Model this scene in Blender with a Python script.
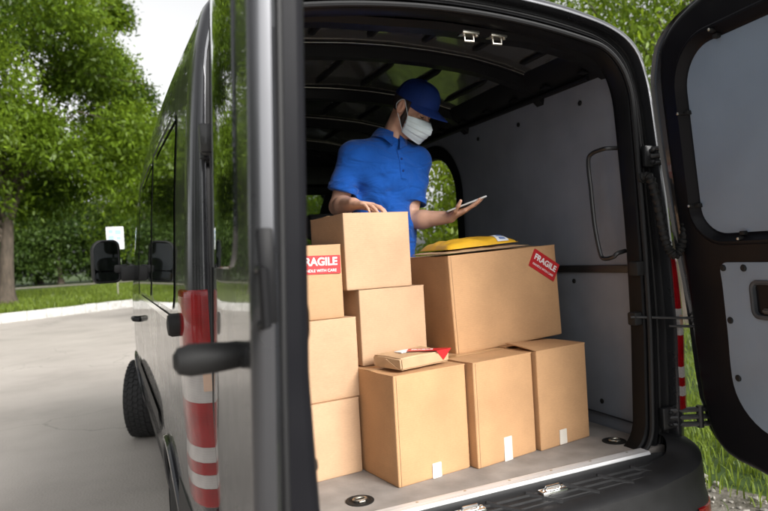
import bpy, bmesh, math, random
import numpy as np
from mathutils import Vector, Matrix
from mathutils.geometry import delaunay_2d_cdt

# ---------------------------------------------------------------- clear, camera, world, sun, exposure
for o in list(bpy.data.objects):
    bpy.data.objects.remove(o)
SC = bpy.context.scene
COL = SC.collection
RNG = np.random.default_rng(7)
random.seed(7)

CAM_LOC = Vector((-1.178, -1.875, 1.5415))
YAW, PITCH, ROLL = math.radians(23.98), math.radians(-0.09), math.radians(3.19)
cd = bpy.data.cameras.new('camera')
cam = bpy.data.objects.new('camera', cd)
COL.objects.link(cam)
fw = Vector((math.sin(YAW) * math.cos(PITCH), math.cos(YAW) * math.cos(PITCH), math.sin(PITCH)))
ri = Vector((math.cos(YAW), -math.sin(YAW), 0))
up = ri.cross(fw)
r2 = ri * math.cos(ROLL) - up * math.sin(ROLL)
u2 = ri * math.sin(ROLL) + up * math.cos(ROLL)
cam.matrix_world = Matrix(((r2.x, u2.x, -fw.x, CAM_LOC.x), (r2.y, u2.y, -fw.y, CAM_LOC.y),
                           (r2.z, u2.z, -fw.z, CAM_LOC.z), (0, 0, 0, 1)))
cd.sensor_width = 36
cd.sensor_fit = 'HORIZONTAL'
cd.lens = 625.1 / 768 * 36
cd.clip_start = 0.05
cd.clip_end = 1500
cd.dof.use_dof = True
cd.dof.focus_distance = 2.45
cd.dof.aperture_fstop = 3.2
SC.camera = cam

SUN_EL, SUN_AZ = math.radians(28), math.radians(157)      # azimuth: compass direction of the sun, clockwise from +Y
w = bpy.data.worlds.new('World')
SC.world = w
w.use_nodes = True
nt = w.node_tree
nt.nodes.clear()
sky = nt.nodes.new('ShaderNodeTexSky')
sky.sky_type = 'NISHITA'
sky.sun_disc = False
sky.sun_elevation = SUN_EL
sky.sun_rotation = SUN_AZ
sky.air_density = 1.0
sky.dust_density = 4.0
hs = nt.nodes.new('ShaderNodeHueSaturation')
hs.inputs['Saturation'].default_value = 0.04
hs.inputs['Value'].default_value = 1.0
bg = nt.nodes.new('ShaderNodeBackground')
bg.inputs['Strength'].default_value = 0.15
wo = nt.nodes.new('ShaderNodeOutputWorld')
nt.links.new(sky.outputs[0], hs.inputs['Color'])
nt.links.new(hs.outputs[0], bg.inputs['Color'])
nt.links.new(bg.outputs[0], wo.inputs['Surface'])

sl = bpy.data.lights.new('sun', 'SUN')
sl.energy = 1.7
sl.angle = math.radians(25)
sl.color = (1.0, 0.95, 0.88)
so = bpy.data.objects.new('sun', sl)
COL.objects.link(so)
sd = Vector((math.sin(SUN_AZ) * math.cos(SUN_EL), math.cos(SUN_AZ) * math.cos(SUN_EL), math.sin(SUN_EL)))
so.rotation_euler = sd.to_track_quat('Z', 'Y').to_euler()
so.location = (0, -6, 12)

SC.view_settings.view_transform = 'Standard'
SC.view_settings.look = 'None'
SC.view_settings.gamma = 1
SC.view_settings.exposure = 0.9
SC.view_settings.use_curve_mapping = False
SC.render.engine = 'CYCLES'
SC.cycles.max_bounces = 10
SC.cycles.transparent_max_bounces = 24
SC.cycles.use_denoising = True

# ---------------------------------------------------------------- materials
def mat(name, col=(0.5, 0.5, 0.5), rough=0.5, metal=0.0, coat=0.0, spec=0.5, noise=0.0, nscale=8.0, bump=0.0,
        bscale=60.0, rvar=0.0, stretch=None, coat_rough=0.03, sheen=0.0):
    m = bpy.data.materials.new(name)
    m.use_nodes = True
    n = m.node_tree.nodes
    L = m.node_tree.links
    b = n['Principled BSDF']
    b.inputs['Base Color'].default_value = (*col, 1)
    b.inputs['Roughness'].default_value = rough
    b.inputs['Metallic'].default_value = metal
    b.inputs['Coat Weight'].default_value = coat
    b.inputs['Coat Roughness'].default_value = coat_rough
    b.inputs['Specular IOR Level'].default_value = spec
    b.inputs['Sheen Weight'].default_value = sheen
    if noise or bump or rvar:
        tc = n.new('ShaderNodeTexCoord')
        src = tc.outputs['Object']
        if stretch:
            mp = n.new('ShaderNodeMapping')
            mp.inputs['Scale'].default_value = stretch
            L.new(src, mp.inputs[0])
            src = mp.outputs[0]
    if noise:
        t = n.new('ShaderNodeTexNoise')
        t.inputs['Scale'].default_value = nscale
        t.inputs['Detail'].default_value = 6
        L.new(src, t.inputs['Vector'])
        r = n.new('ShaderNodeValToRGB')
        r.color_ramp.elements[0].position = 0.3
        r.color_ramp.elements[1].position = 0.7
        r.color_ramp.elements[0].color = (*[c * (1 - noise) for c in col], 1)
        r.color_ramp.elements[1].color = (*[min(1, c * (1 + noise)) for c in col], 1)
        L.new(t.outputs['Fac'], r.inputs[0])
        L.new(r.outputs[0], b.inputs['Base Color'])
    if rvar:
        t = n.new('ShaderNodeTexNoise')
        t.inputs['Scale'].default_value = nscale * 1.7
        t.inputs['Detail'].default_value = 5
        L.new(src, t.inputs['Vector'])
        mr = n.new('ShaderNodeMapRange')
        mr.inputs['From Min'].default_value = 0.35
        mr.inputs['From Max'].default_value = 0.7
        mr.inputs['To Min'].default_value = max(0.02, rough - rvar)
        mr.inputs['To Max'].default_value = min(1, rough + rvar)
        L.new(t.outputs['Fac'], mr.inputs[0])
        L.new(mr.outputs[0], b.inputs['Roughness'])
    if bump:
        t = n.new('ShaderNodeTexNoise')
        t.inputs['Scale'].default_value = bscale
        t.inputs['Detail'].default_value = 4
        L.new(src, t.inputs['Vector'])
        bp = n.new('ShaderNodeBump')
        bp.inputs['Strength'].default_value = bump
        bp.inputs['Distance'].default_value = 0.01
        L.new(t.outputs['Fac'], bp.inputs['Height'])
        L.new(bp.outputs[0], b.inputs['Normal'])
    return m

def glass(name, tint=(0.8, 0.85, 0.85), refl=1.45):
    m = bpy.data.materials.new(name)
    m.use_nodes = True
    n = m.node_tree.nodes
    L = m.node_tree.links
    n.remove(n['Principled BSDF'])
    tr = n.new('ShaderNodeBsdfTransparent')
    tr.inputs[0].default_value = (*tint, 1)
    gl = n.new('ShaderNodeBsdfGlossy')
    gl.inputs['Roughness'].default_value = 0.02
    fr = n.new('ShaderNodeFresnel')
    fr.inputs[0].default_value = refl
    mx = n.new('ShaderNodeMixShader')
    L.new(fr.outputs[0], mx.inputs[0])
    L.new(tr.outputs[0], mx.inputs[1])
    L.new(gl.outputs[0], mx.inputs[2])
    L.new(mx.outputs[0], n['Material Output'].inputs[0])
    return m

def leafmat(name, c0, c1, trans=0.45):
    m = bpy.data.materials.new(name)
    m.use_nodes = True
    n = m.node_tree.nodes
    L = m.node_tree.links
    n.remove(n['Principled BSDF'])
    at = n.new('ShaderNodeAttribute')
    at.attribute_name = 'tone'
    r = n.new('ShaderNodeValToRGB')
    r.color_ramp.elements[0].color = (*c0, 1)
    r.color_ramp.elements[1].color = (*c1, 1)
    L.new(at.outputs['Fac'], r.inputs[0])
    d = n.new('ShaderNodeBsdfDiffuse')
    t = n.new('ShaderNodeBsdfTranslucent')
    g = n.new('ShaderNodeBsdfGlossy')
    g.inputs['Roughness'].default_value = 0.35
    g.inputs['Color'].default_value = (1, 1, 1, 1)
    hsv = n.new('ShaderNodeHueSaturation')
    hsv.inputs['Hue'].default_value = 0.485
    hsv.inputs['Value'].default_value = 1.5
    L.new(r.outputs[0], d.inputs[0])
    L.new(r.outputs[0], hsv.inputs['Color'])
    L.new(hsv.outputs[0], t.inputs[0])
    m1 = n.new('ShaderNodeMixShader')
    m1.inputs[0].default_value = trans
    L.new(d.outputs[0], m1.inputs[1])
    L.new(t.outputs[0], m1.inputs[2])
    m2 = n.new('ShaderNodeMixShader')
    m2.inputs[0].default_value = 0.012
    L.new(m1.outputs[0], m2.inputs[1])
    L.new(g.outputs[0], m2.inputs[2])
    L.new(m2.outputs[0], n['Material Output'].inputs[0])
    return m

def cardboard(name, col, dark=0.9):
    m = mat(name, col, 0.75, spec=0.25)
    n = m.node_tree.nodes
    L = m.node_tree.links
    b = n['Principled BSDF']
    tc = n.new('ShaderNodeTexCoord')
    oi = n.new('ShaderNodeObjectInfo')
    ad = n.new('ShaderNodeVectorMath')
    ad.operation = 'ADD'
    cm = n.new('ShaderNodeCombineXYZ')
    ml = n.new('ShaderNodeMath')
    ml.operation = 'MULTIPLY'
    ml.inputs[1].default_value = 37.0
    L.new(oi.outputs['Random'], ml.inputs[0])
    for i in range(3):
        L.new(ml.outputs[0], cm.inputs[i])
    L.new(tc.outputs['Object'], ad.inputs[0])
    L.new(cm.outputs[0], ad.inputs[1])
    a = n.new('ShaderNodeTexNoise')
    a.inputs['Scale'].default_value = 5
    a.inputs['Detail'].default_value = 3
    L.new(ad.outputs[0], a.inputs['Vector'])
    f = n.new('ShaderNodeTexNoise')
    f.inputs['Scale'].default_value = 260
    f.inputs['Detail'].default_value = 3
    mp = n.new('ShaderNodeMapping')
    mp.inputs['Scale'].default_value = (0.35, 0.35, 1.0)
    L.new(ad.outputs[0], mp.inputs[0])
    L.new(mp.outputs[0], f.inputs['Vector'])
    wv = n.new('ShaderNodeTexWave')
    wv.bands_direction = 'Z'
    wv.inputs['Scale'].default_value = 38
    wv.inputs['Distortion'].default_value = 0.6
    L.new(tc.outputs['Object'], wv.inputs['Vector'])
    s = n.new('ShaderNodeMath')
    s.operation = 'MULTIPLY_ADD'
    s.inputs[1].default_value = 0.45
    L.new(f.outputs['Fac'], s.inputs[0])
    L.new(a.outputs['Fac'], s.inputs[2])
    r = n.new('ShaderNodeValToRGB')
    r.color_ramp.elements[0].position = 0.5
    r.color_ramp.elements[1].position = 0.95
    r.color_ramp.elements[0].color = (*[c * dark for c in col], 1)
    r.color_ramp.elements[1].color = (*[min(1, c * 1.12) for c in col], 1)
    L.new(s.outputs[0], r.inputs[0])
    L.new(r.outputs[0], b.inputs['Base Color'])
    sm = n.new('ShaderNodeMath')
    sm.operation = 'MULTIPLY_ADD'
    sm.inputs[1].default_value = 0.07
    L.new(wv.outputs['Fac'], sm.inputs[0])
    L.new(a.outputs['Fac'], sm.inputs[2])
    bp = n.new('ShaderNodeBump')
    bp.inputs['Strength'].default_value = 0.25
    bp.inputs['Distance'].default_value = 0.006
    L.new(sm.outputs[0], bp.inputs['Height'])
    L.new(bp.outputs[0], b.inputs['Normal'])
    return m

def lens(name, c0, c1):
    """moulded lamp lens: fine horizontal flutes under a glossy face"""
    m = mat(name, c0, 0.15, coat=0.45, spec=0.35)
    n = m.node_tree.nodes
    L = m.node_tree.links
    b = n['Principled BSDF']
    tc = n.new('ShaderNodeTexCoord')
    wv = n.new('ShaderNodeTexWave')
    wv.bands_direction = 'Z'
    wv.wave_profile = 'SIN'
    wv.inputs['Scale'].default_value = 80
    L.new(tc.outputs['Object'], wv.inputs['Vector'])
    vo = n.new('ShaderNodeTexVoronoi')
    vo.inputs['Scale'].default_value = 22
    L.new(tc.outputs['Object'], vo.inputs['Vector'])
    mx = n.new('ShaderNodeMath')
    mx.operation = 'MULTIPLY_ADD'
    mx.inputs[1].default_value = 0.6
    L.new(vo.outputs['Distance'], mx.inputs[0])
    L.new(wv.outputs['Fac'], mx.inputs[2])
    r = n.new('ShaderNodeValToRGB')
    r.color_ramp.elements[0].position = 0.15
    r.color_ramp.elements[1].position = 1.1 if False else 1.0
    r.color_ramp.elements[0].color = (*c1, 1)
    r.color_ramp.elements[1].color = (*c0, 1)
    L.new(mx.outputs[0], r.inputs[0])
    L.new(r.outputs[0], b.inputs['Base Color'])
    bp = n.new('ShaderNodeBump')
    bp.inputs['Strength'].default_value = 0.16
    bp.inputs['Distance'].default_value = 0.002
    L.new(wv.outputs['Fac'], bp.inputs['Height'])
    L.new(bp.outputs[0], b.inputs['Normal'])
    return m

M = {}
M['paint'] = mat('van_paint', (0.054, 0.055, 0.060), 0.33, metal=0.7, spec=0.3, coat=0.75, coat_rough=0.02, rvar=0.08, nscale=3)
M['paint'].node_tree.nodes['Principled BSDF'].inputs['Coat IOR'].default_value = 1.45
M['jamb'] = mat('jamb_paint', (0.009, 0.009, 0.010), 0.42, spec=0.12, rvar=0.08, nscale=5)
M['doorin'] = mat('door_inner_paint', (0.008, 0.008, 0.010), 0.36, spec=0.13, rvar=0.06, nscale=5)
M['plastic'] = mat('black_plastic', (0.013, 0.013, 0.014), 0.55, spec=0.35, bump=0.12, bscale=300, noise=0.25, nscale=14)
M['greyplastic'] = mat('grey_plastic', (0.05, 0.055, 0.062), 0.42, bump=0.1, bscale=300, noise=0.2, nscale=9)
M['rubber'] = mat('rubber', (0.012, 0.012, 0.012), 0.6, spec=0.3)
M['seal'] = mat('door_seal', (0.011, 0.011, 0.012), 0.55, spec=0.3)
M['tyre'] = mat('tyre_rubber', (0.02, 0.02, 0.021), 0.75, bump=0.3, bscale=90)
M['ceil'] = mat('roof_skin', (0.050, 0.050, 0.049), 0.2, coat=0.8, coat_rough=0.06, bump=0.05, bscale=5, rvar=0.08, nscale=6)
M['lining'] = mat('wall_lining', (0.225, 0.240, 0.275), 0.55, noise=0.1, nscale=5, bump=0.06, bscale=200, rvar=0.08)
M['doorpanel'] = mat('door_panel_board', (0.215, 0.275, 0.355), 0.48, noise=0.07, nscale=4, bump=0.04, bscale=160, rvar=0.08)
M['floor'] = mat('floor_board', (0.25, 0.225, 0.205), 0.6, noise=0.22, nscale=9, bump=0.12, bscale=70)
M['alu'] = mat('aluminium', (0.78, 0.78, 0.79), 0.5, metal=0.55, noise=0.12, nscale=30, stretch=(0.2, 4, 4))
M['chrome'] = mat('chrome', (0.75, 0.75, 0.74), 0.16, metal=1.0)
M['steel'] = mat('zinc_steel', (0.55, 0.52, 0.45), 0.35, metal=1.0, noise=0.2, nscale=30)
M['blacksteel'] = mat('black_steel', (0.015, 0.015, 0.016), 0.4, coat=0.2)
M['glass'] = glass('window_glass', (0.78, 0.84, 0.82))
M['darkglass'] = mat('tinted_glass', (0.008, 0.010, 0.010), 0.06, coat=1.0, coat_rough=0.01)
M['mirror'] = mat('mirror_glass', (0.85, 0.85, 0.87), 0.02, metal=1.0)
M['red'] = lens('red_lens', (0.30, 0.004, 0.008), (0.09, 0.001, 0.002))
M['clear'] = lens('clear_lens', (0.46, 0.44, 0.43), (0.22, 0.20, 0.20))
M['amber'] = mat('amber_lens', (0.55, 0.36, 0.26), 0.15, coat=1.0)
M['seat'] = mat('seat_cloth', (0.02, 0.02, 0.022), 0.85, bump=0.2, bscale=200)
M['card'] = cardboard('cardboard', (0.51, 0.295, 0.150))
M['card_pale'] = cardboard('cardboard_pale', (0.50, 0.322, 0.196))
M['card_dark'] = cardboard('cardboard_dark', (0.44, 0.27, 0.148))
M['kraft'] = mat('kraft_paper', (0.50, 0.33, 0.19), 0.6, noise=0.1, nscale=10, bump=0.35, bscale=18)
M['tape'] = mat('paper_tape', (0.72, 0.66, 0.58), 0.55, noise=0.05, nscale=20)
M['cleartape'] = mat('packing_tape', (0.47, 0.29, 0.14), 0.22, coat=0.4)
M['labelred'] = mat('red_label', (0.52, 0.022, 0.026), 0.38, noise=0.06, nscale=20)
M['white'] = mat('white_print', (0.82, 0.80, 0.78), 0.5)
M['paper'] = mat('white_label_paper', (0.75, 0.76, 0.78), 0.55)
M['blueprint'] = mat('blue_print', (0.12, 0.2, 0.45), 0.6)
M['yellow'] = mat('yellow_envelope', (0.72, 0.40, 0.025), 0.38, noise=0.08, nscale=8, bump=0.5, bscale=11)
M['tree_bark'] = mat('bark', (0.075, 0.058, 0.043), 0.9, noise=0.4, nscale=9, bump=1.0, bscale=22, stretch=(1, 1, 0.25))
M['whitepaint'] = mat('white_kerb_paint', (0.52, 0.51, 0.49), 0.8, noise=0.22, nscale=6, bump=0.3, bscale=40)

# ---------------------------------------------------------------- mesh helpers
def link_mesh(name, verts, faces, m, parent=None, smooth=True, normals=None, mats=None, midx=None, sharp=None):
    v = np.asarray(verts, dtype=float).reshape(-1, 3)
    c = (v.min(0) + v.max(0)) / 2
    me = bpy.data.meshes.new(name)
    me.from_pydata((v - c).tolist(), [], [list(f) for f in faces])
    for mm in (mats or [m]):
        me.materials.append(mm)
    if midx is not None:
        me.polygons.foreach_set('material_index', np.asarray(midx, dtype=np.int32))
    if smooth:
        me.polygons.foreach_set('use_smooth', np.ones(len(me.polygons), dtype=bool))
        if sharp is not None:
            me.set_sharp_from_angle(angle=math.radians(sharp))
    me.update()
    if normals is not None:
        me.normals_split_custom_set_from_vertices([tuple(x) for x in normals])
    o = bpy.data.objects.new(name, me)
    COL.objects.link(o)
    o.location = c
    if parent is not None:
        set_parent(o, parent)
    return o

WORLD = {}
def set_parent(o, parent):
    """no rotated parents here: keep the world position"""
    wl = WORLD.get(o.name, o.location.copy())
    WORLD[o.name] = wl.copy()
    pw = WORLD.get(parent.name, parent.location.copy())
    o.parent = parent
    o.location = wl - pw

def empty(name, loc, label=None, cat=None, group=None):
    o = bpy.data.objects.new(name, None)
    COL.objects.link(o)
    o.location = loc
    o.empty_display_size = 0.2
    if label:
        tag(o, label, cat, group)
    return o

def tag(o, label=None, cat=None, group=None, kind=None):
    if label:
        o['label'] = label
    if cat:
        o['category'] = cat
    if group:
        o['group'] = group
    if kind:
        o['kind'] = kind
    return o

class MB:
    def __init__(self):
        self.v = []
        self.f = []
        self.m = []
    def add(self, v, f, m=0):
        k = len(self.v)
        self.v += [tuple(map(float, p)) for p in v]
        self.f += [[i + k for i in q] for q in f]
        self.m += [m] * len(f)
        return self
    def box(self, lo, hi, bev=0.004, seg=2, rot=None, m=0):
        lo = Vector(lo)
        hi = Vector(hi)
        bm = bmesh.new()
        bmesh.ops.create_cube(bm, size=1)
        s = hi - lo
        for p in bm.verts:
            p.co = Vector((p.co.x * s.x, p.co.y * s.y, p.co.z * s.z))
        if bev:
            bmesh.ops.bevel(bm, geom=bm.edges[:], offset=min(bev, min(abs(a) for a in s) * 0.45), segments=seg, affect='EDGES', profile=0.5)
        c = (lo + hi) / 2
        for p in bm.verts:
            q = p.co
            if rot is not None:
                q = rot @ q
            p.co = q + c
        bm.verts.index_update()
        self.add([p.co[:] for p in bm.verts], [[x.index for x in q.verts] for q in bm.faces], m)
        bm.free()
        return self
    def tube(self, pts, r, n=10, cap=True, m=0, closed=False):
        P = [Vector(p) for p in pts]
        k = len(P)
        rr = r if hasattr(r, '__len__') else [r] * k
        vs = []
        t0 = None
        nrm = None
        for i, p in enumerate(P):
            if closed:
                t = (P[(i + 1) % k] - P[i - 1]).normalized()
            else:
                t = (P[min(i + 1, k - 1)] - P[max(i - 1, 0)]).normalized()
            if nrm is None:
                nrm = t.orthogonal().normalized()
            else:
                nrm = (nrm - t * nrm.dot(t)).normalized()
            b = t.cross(nrm)
            for j in range(n):
                a = 2 * math.pi * j / n
                vs.append(p + (nrm * math.cos(a) + b * math.sin(a)) * rr[i])
        fs = []
        for i in range(k if closed else k - 1):
            i2 = (i + 1) % k
            for j in range(n):
                fs.append([i * n + j, i * n + (j + 1) % n, i2 * n + (j + 1) % n, i2 * n + j])
        if cap and not closed:
            fs.append(list(range(n))[::-1])
            fs.append(list(range((k - 1) * n, k * n)))
        return self.add(vs, fs, m)
    def lathe(self, prof, c, axis='Z', n=24, m=0, frame=None):
        vs = []
        for (r, h) in prof:
            for j in range(n):
                a = 2 * math.pi * j / n
                q = (r * math.cos(a), r * math.sin(a), h)
                if axis == 'X':
                    q = (h, q[0], q[1])
                elif axis == 'Y':
                    q = (q[1], h, q[0])
                q = Vector(q)
                if frame is not None:
                    q = frame @ q
                vs.append(q + Vector(c))
        fs = []
        for i in range(len(prof) - 1):
            for j in range(n):
                fs.append([i * n + j, i * n + (j + 1) % n, (i + 1) * n + (j + 1) % n, (i + 1) * n + j])
        fs.append(list(range(n))[::-1])
        fs.append(list(range((len(prof) - 1) * n, len(prof) * n)))
        return self.add(vs, fs, m)
    def rows(self, rows, closed=True, m=0):
        n = len(rows[0])
        vs = [p for r in rows for p in r]
        fs = []
        for i in range(len(rows) - 1):
            for j in range(n if closed else n - 1):
                j2 = (j + 1) % n
                fs.append([i * n + j, i * n + j2, (i + 1) * n + j2, (i + 1) * n + j])
        return self.add(vs, fs, m)
    def build(self, name, m, parent=None, smooth=True, sharp=35, xf=None):
        v = self.v
        if xf is not None:
            v = [tuple(xf @ Vector(p)) for p in v]
        if isinstance(m, (list, tuple)):
            return link_mesh(name, v, self.f, m[0], parent, smooth, mats=list(m), midx=self.m, sharp=sharp)
        return link_mesh(name, v, self.f, m, parent, smooth, sharp=sharp)

def rrect(x0, y0, x1, y1, r, n=6):
    rs = r if hasattr(r, '__len__') else [r] * 4
    out = []
    for (cx, cy, a0, q) in ((x1 - rs[0], y0 + rs[0], -90, rs[0]), (x1 - rs[1], y1 - rs[1], 0, rs[1]), (x0 + rs[2], y1 - rs[2], 90, rs[2]), (x0 + rs[3], y0 + rs[3], 180, rs[3])):
        for i in range(n + 1):
            a = math.radians(a0 + 90 * i / n)
            out.append((cx + q * math.cos(a), cy + q * math.sin(a)))
    return out

def resample(poly, step, closed=True):
    out = []
    k = len(poly)
    for i in range(k if closed else k - 1):
        a = np.array(poly[i], float)
        b = np.array(poly[(i + 1) % k], float)
        d = np.linalg.norm(b - a)
        if d < 1e-7:
            continue
        q = max(1, int(math.ceil(d / step)))
        for j in range(q):
            out.append(tuple(a + (b - a) * j / q))
    if not closed:
        out.append(tuple(poly[-1]))
    return out

def inset(poly, d):
    P = np.array(poly, float)
    t = np.roll(P, -1, 0) - np.roll(P, 1, 0)
    t /= np.linalg.norm(t, axis=1, keepdims=True) + 1e-12
    nrm = np.stack([-t[:, 1], t[:, 0]], 1)          # left of travel = inside for CCW
    return [tuple(p) for p in P + nrm * d]

def inside(poly, pts):
    P = np.asarray(poly, float)
    x, y = pts[:, 0], pts[:, 1]
    r = np.zeros(len(pts), bool)
    j = len(P) - 1
    for i in range(len(P)):
        xi, yi = P[i]
        xj, yj = P[j]
        c = ((yi > y) != (yj > y)) & (x < (xj - xi) * (y - yi) / (yj - yi + 1e-15) + xi)
        r ^= c
        j = i
    return r

def fill2d(outer, holes=(), grid=None):
    """triangulated polygon with holes; grid = (dx, dy) adds interior points"""
    pts = list(outer)
    edges = [(i, (i + 1) % len(outer)) for i in range(len(outer))]
    for h in holes:
        k = len(pts)
        pts += list(h)
        edges += [(k + i, k + (i + 1) % len(h)) for i in range(len(h))]
    if grid:
        O = np.array(outer)
        gx, gy = np.meshgrid(np.arange(O[:, 0].min() + grid[0] / 2, O[:, 0].max(), grid[0]), np.arange(O[:, 1].min() + grid[1] / 2, O[:, 1].max(), grid[1]))
        G = np.stack([gx.ravel(), gy.ravel()], 1)
        keep = inside(outer, G)
        for h in holes:
            keep &= ~inside(h, G)
        G = G[keep]
        B = np.array(pts)
        if len(G):
            dm = np.full(len(G), 9.0)
            for b in B:
                dm = np.minimum(dm, np.hypot(G[:, 0] - b[0], G[:, 1] - b[1]))
            G = G[dm > 0.35 * min(grid)]
            pts += [tuple(g) for g in G]
    vo, eo, fo, _, _, _ = delaunay_2d_cdt([Vector(p) for p in pts], edges, [], 0, 1e-6)
    V = np.array([(p.x, p.y) for p in vo])
    F = np.array([list(f) for f in fo])
    c = V[F].mean(1)
    keep = inside(outer, c)
    for h in holes:
        keep &= ~inside(h, c)
    F = F[keep]
    a = V[F]
    ar = (a[:, 1, 0] - a[:, 0, 0]) * (a[:, 2, 1] - a[:, 0, 1]) - (a[:, 1, 1] - a[:, 0, 1]) * (a[:, 2, 0] - a[:, 0, 0])
    F[ar < 0] = F[ar < 0][:, ::-1]
    return V, F

def catmull(P, n):
    P = np.array(P, float)
    Q = np.vstack([2 * P[0] - P[1], P, 2 * P[-1] - P[-2]])
    out = []
    for i in range(1, len(Q) - 2):
        a, b, c, d = Q[i - 1], Q[i], Q[i + 1], Q[i + 2]
        for j in range(n):
            t = j / n
            out.append(0.5 * ((2 * b) + (c - a) * t + (2 * a - 5 * b + 4 * c - d) * t * t + (3 * b - a - 3 * c + d) * t ** 3))
    out.append(P[-1])
    return np.array(out)

def text_part(name, body, size, m, parent, mtx, depth=0.0004, fat=0.0, width=None):
    cu = bpy.data.curves.new(name, 'FONT')
    cu.body = body
    cu.size = size
    cu.align_x = 'CENTER'
    cu.align_y = 'CENTER'
    cu.extrude = depth
    cu.offset = fat
    t = bpy.data.objects.new(name, cu)
    COL.objects.link(t)
    bpy.context.view_layer.update()
    dg = bpy.context.evaluated_depsgraph_get()
    me = bpy.data.meshes.new_from_object(t.evaluated_get(dg))
    bpy.data.objects.remove(t)
    v = np.array([p.co[:] for p in me.vertices])
    f = [list(p.vertices) for p in me.polygons]
    if width:
        s = width / (v[:, 0].max() - v[:, 0].min())
        v[:, 0] *= s
        v[:, 1] *= s
    bpy.data.meshes.remove(me)
    v = [tuple(mtx @ Vector(p)) for p in v]
    return link_mesh(name, v, f, m, parent, smooth=False)
# ================================================================ THE VAN
van = empty('delivery_van', (0, 2.4, 0), 'black delivery van with its rear doors wide open and cardboard boxes in the load bay', 'van')

# half cross-section of the outer skin: (x, z), from the sill up to the middle of the roof
HALF = [(0.925, 0.33), (0.955, 0.45), (0.978, 0.65), (0.990, 0.90), (0.994, 1.15), (0.992, 1.40), (0.980, 1.65),
        (0.967, 1.85), (0.952, 2.02), (0.936, 2.16), (0.914, 2.26), (0.880, 2.35), (0.80, 2.415), (0.66, 2.46), (0.46, 2.495), (0.22, 2.513), (0.0, 2.52)]
HC = catmull(HALF, 8)
HS = np.concatenate([[0], np.cumsum(np.hypot(np.diff(HC[:, 0]), np.diff(HC[:, 1])))])
HN = np.gradient(HC, HS, axis=0)
HN = np.stack([HN[:, 1], -HN[:, 0]], 1)
HN /= np.linalg.norm(HN, axis=1, keepdims=True)
SMAX = HS[-1]
def s_of_z(z):
    k = np.argmax(HC[:, 1])
    return np.interp(z, HC[:k + 1, 1], HS[:k + 1])
def lean(z):
    return np.maximum(0, np.asarray(z) - 1.15) * 0.042
TOPY = [3.2, 3.45, 3.65, 3.9, 4.2, 4.45, 4.6, 4.85, 5.05, 5.2, 5.24]
TOPZ = [2.52, 2.49, 2.36, 2.14, 1.81, 1.52, 1.38, 1.27, 1.15, 0.95, 0.8]
GXY = [3.2, 4.2, 4.5, 4.8, 5.0, 5.15, 5.24]
GX = [1.0, 1.008, 0.985, 0.92, 0.86, 0.74, 0.55]
def skin(y, s, off=0.0):
    """outer skin point(s) for the +X side"""
    y = np.asarray(y, float)
    s = np.asarray(s, float)
    x = np.interp(s, HS, HC[:, 0]) + off * np.interp(s, HS, HN[:, 0])
    z = np.interp(s, HS, HC[:, 1]) + off * np.interp(s, HS, HN[:, 1])
    top = np.interp(y, TOPY, TOPZ)
    zb = np.minimum(1.25, top - 0.08)
    k = np.clip((top - zb) / (2.52 - 1.25), 0, 1)
    z2 = np.where(z > 1.25, zb + (z - 1.25) * k, np.where(top < 1.33, 0.33 + (z - 0.33) * (zb - 0.33) / (1.25 - 0.33), z))
    z2 = z2 + 0.065 * np.sin(np.pi * np.clip(y / 3.5, 0, 1)) * np.clip((z - 1.7) / 0.6, 0, 1) * (z2 > 1.6)
    x2 = x * np.interp(y, GXY, GX)
    # waist crease pressed into the side
    x2 = x2 - 0.004 * np.exp(-((z - 1.02) / 0.05) ** 2) * (s < 1.4)
    # the rear end leans forward with height
    yo = y + lean(z2) * np.clip((1.2 - y) / 1.2, 0, 1)
    return np.stack([x2, yo, z2], -1)

def skin_normals(V2, side, off=0.0):
    e = 0.004
    a = skin(V2[:, 0] + e, V2[:, 1], off) - skin(V2[:, 0] - e, V2[:, 1], off)
    b = skin(V2[:, 0], np.minimum(V2[:, 1] + e, SMAX), off) - skin(V2[:, 0], V2[:, 1] - e, off)
    n = np.cross(a, b)
    n /= np.linalg.norm(n, axis=1, keepdims=True) + 1e-12
    n[n[:, 0] < -0.3] *= -1
    n[:, 0] *= side
    return n

def skin_patch(name, outer, holes, m, parent, side, off=0.0, grid=(0.09, 0.05), step=0.05):
    outer = resample(outer, step)
    holes = [resample(h, step) for h in holes]
    V, F = fill2d(outer, holes, grid)
    P = skin(V[:, 0], V[:, 1], off)
    P[:, 0] *= side
    if side < 0:
        F = F[:, ::-1]
    F = F[:, ::-1] if True else F
    N = skin_normals(V, side, off)
    # orient faces with the normals
    a = P[F]
    fn = np.cross(a[:, 1] - a[:, 0], a[:, 2] - a[:, 0])
    fl = (fn * N[F].mean(1)).sum(1) < 0
    F[fl] = F[fl][:, ::-1]
    return link_mesh(name, P, F.tolist(), m, parent, normals=N)

def yz(poly):
    return [(y, float(s_of_z(z))) for y, z in poly]

RA, FA = 1.12, 4.36                       # rear and front axle
def arch(yc, r=0.40, zc=0.36, zb=0.33):
    return [(yc - r, zb)] + [(yc - r * math.cos(a), zc + r * math.sin(a)) for a in np.linspace(0, math.pi, 22)] + [(yc + r, zb)]

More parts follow.
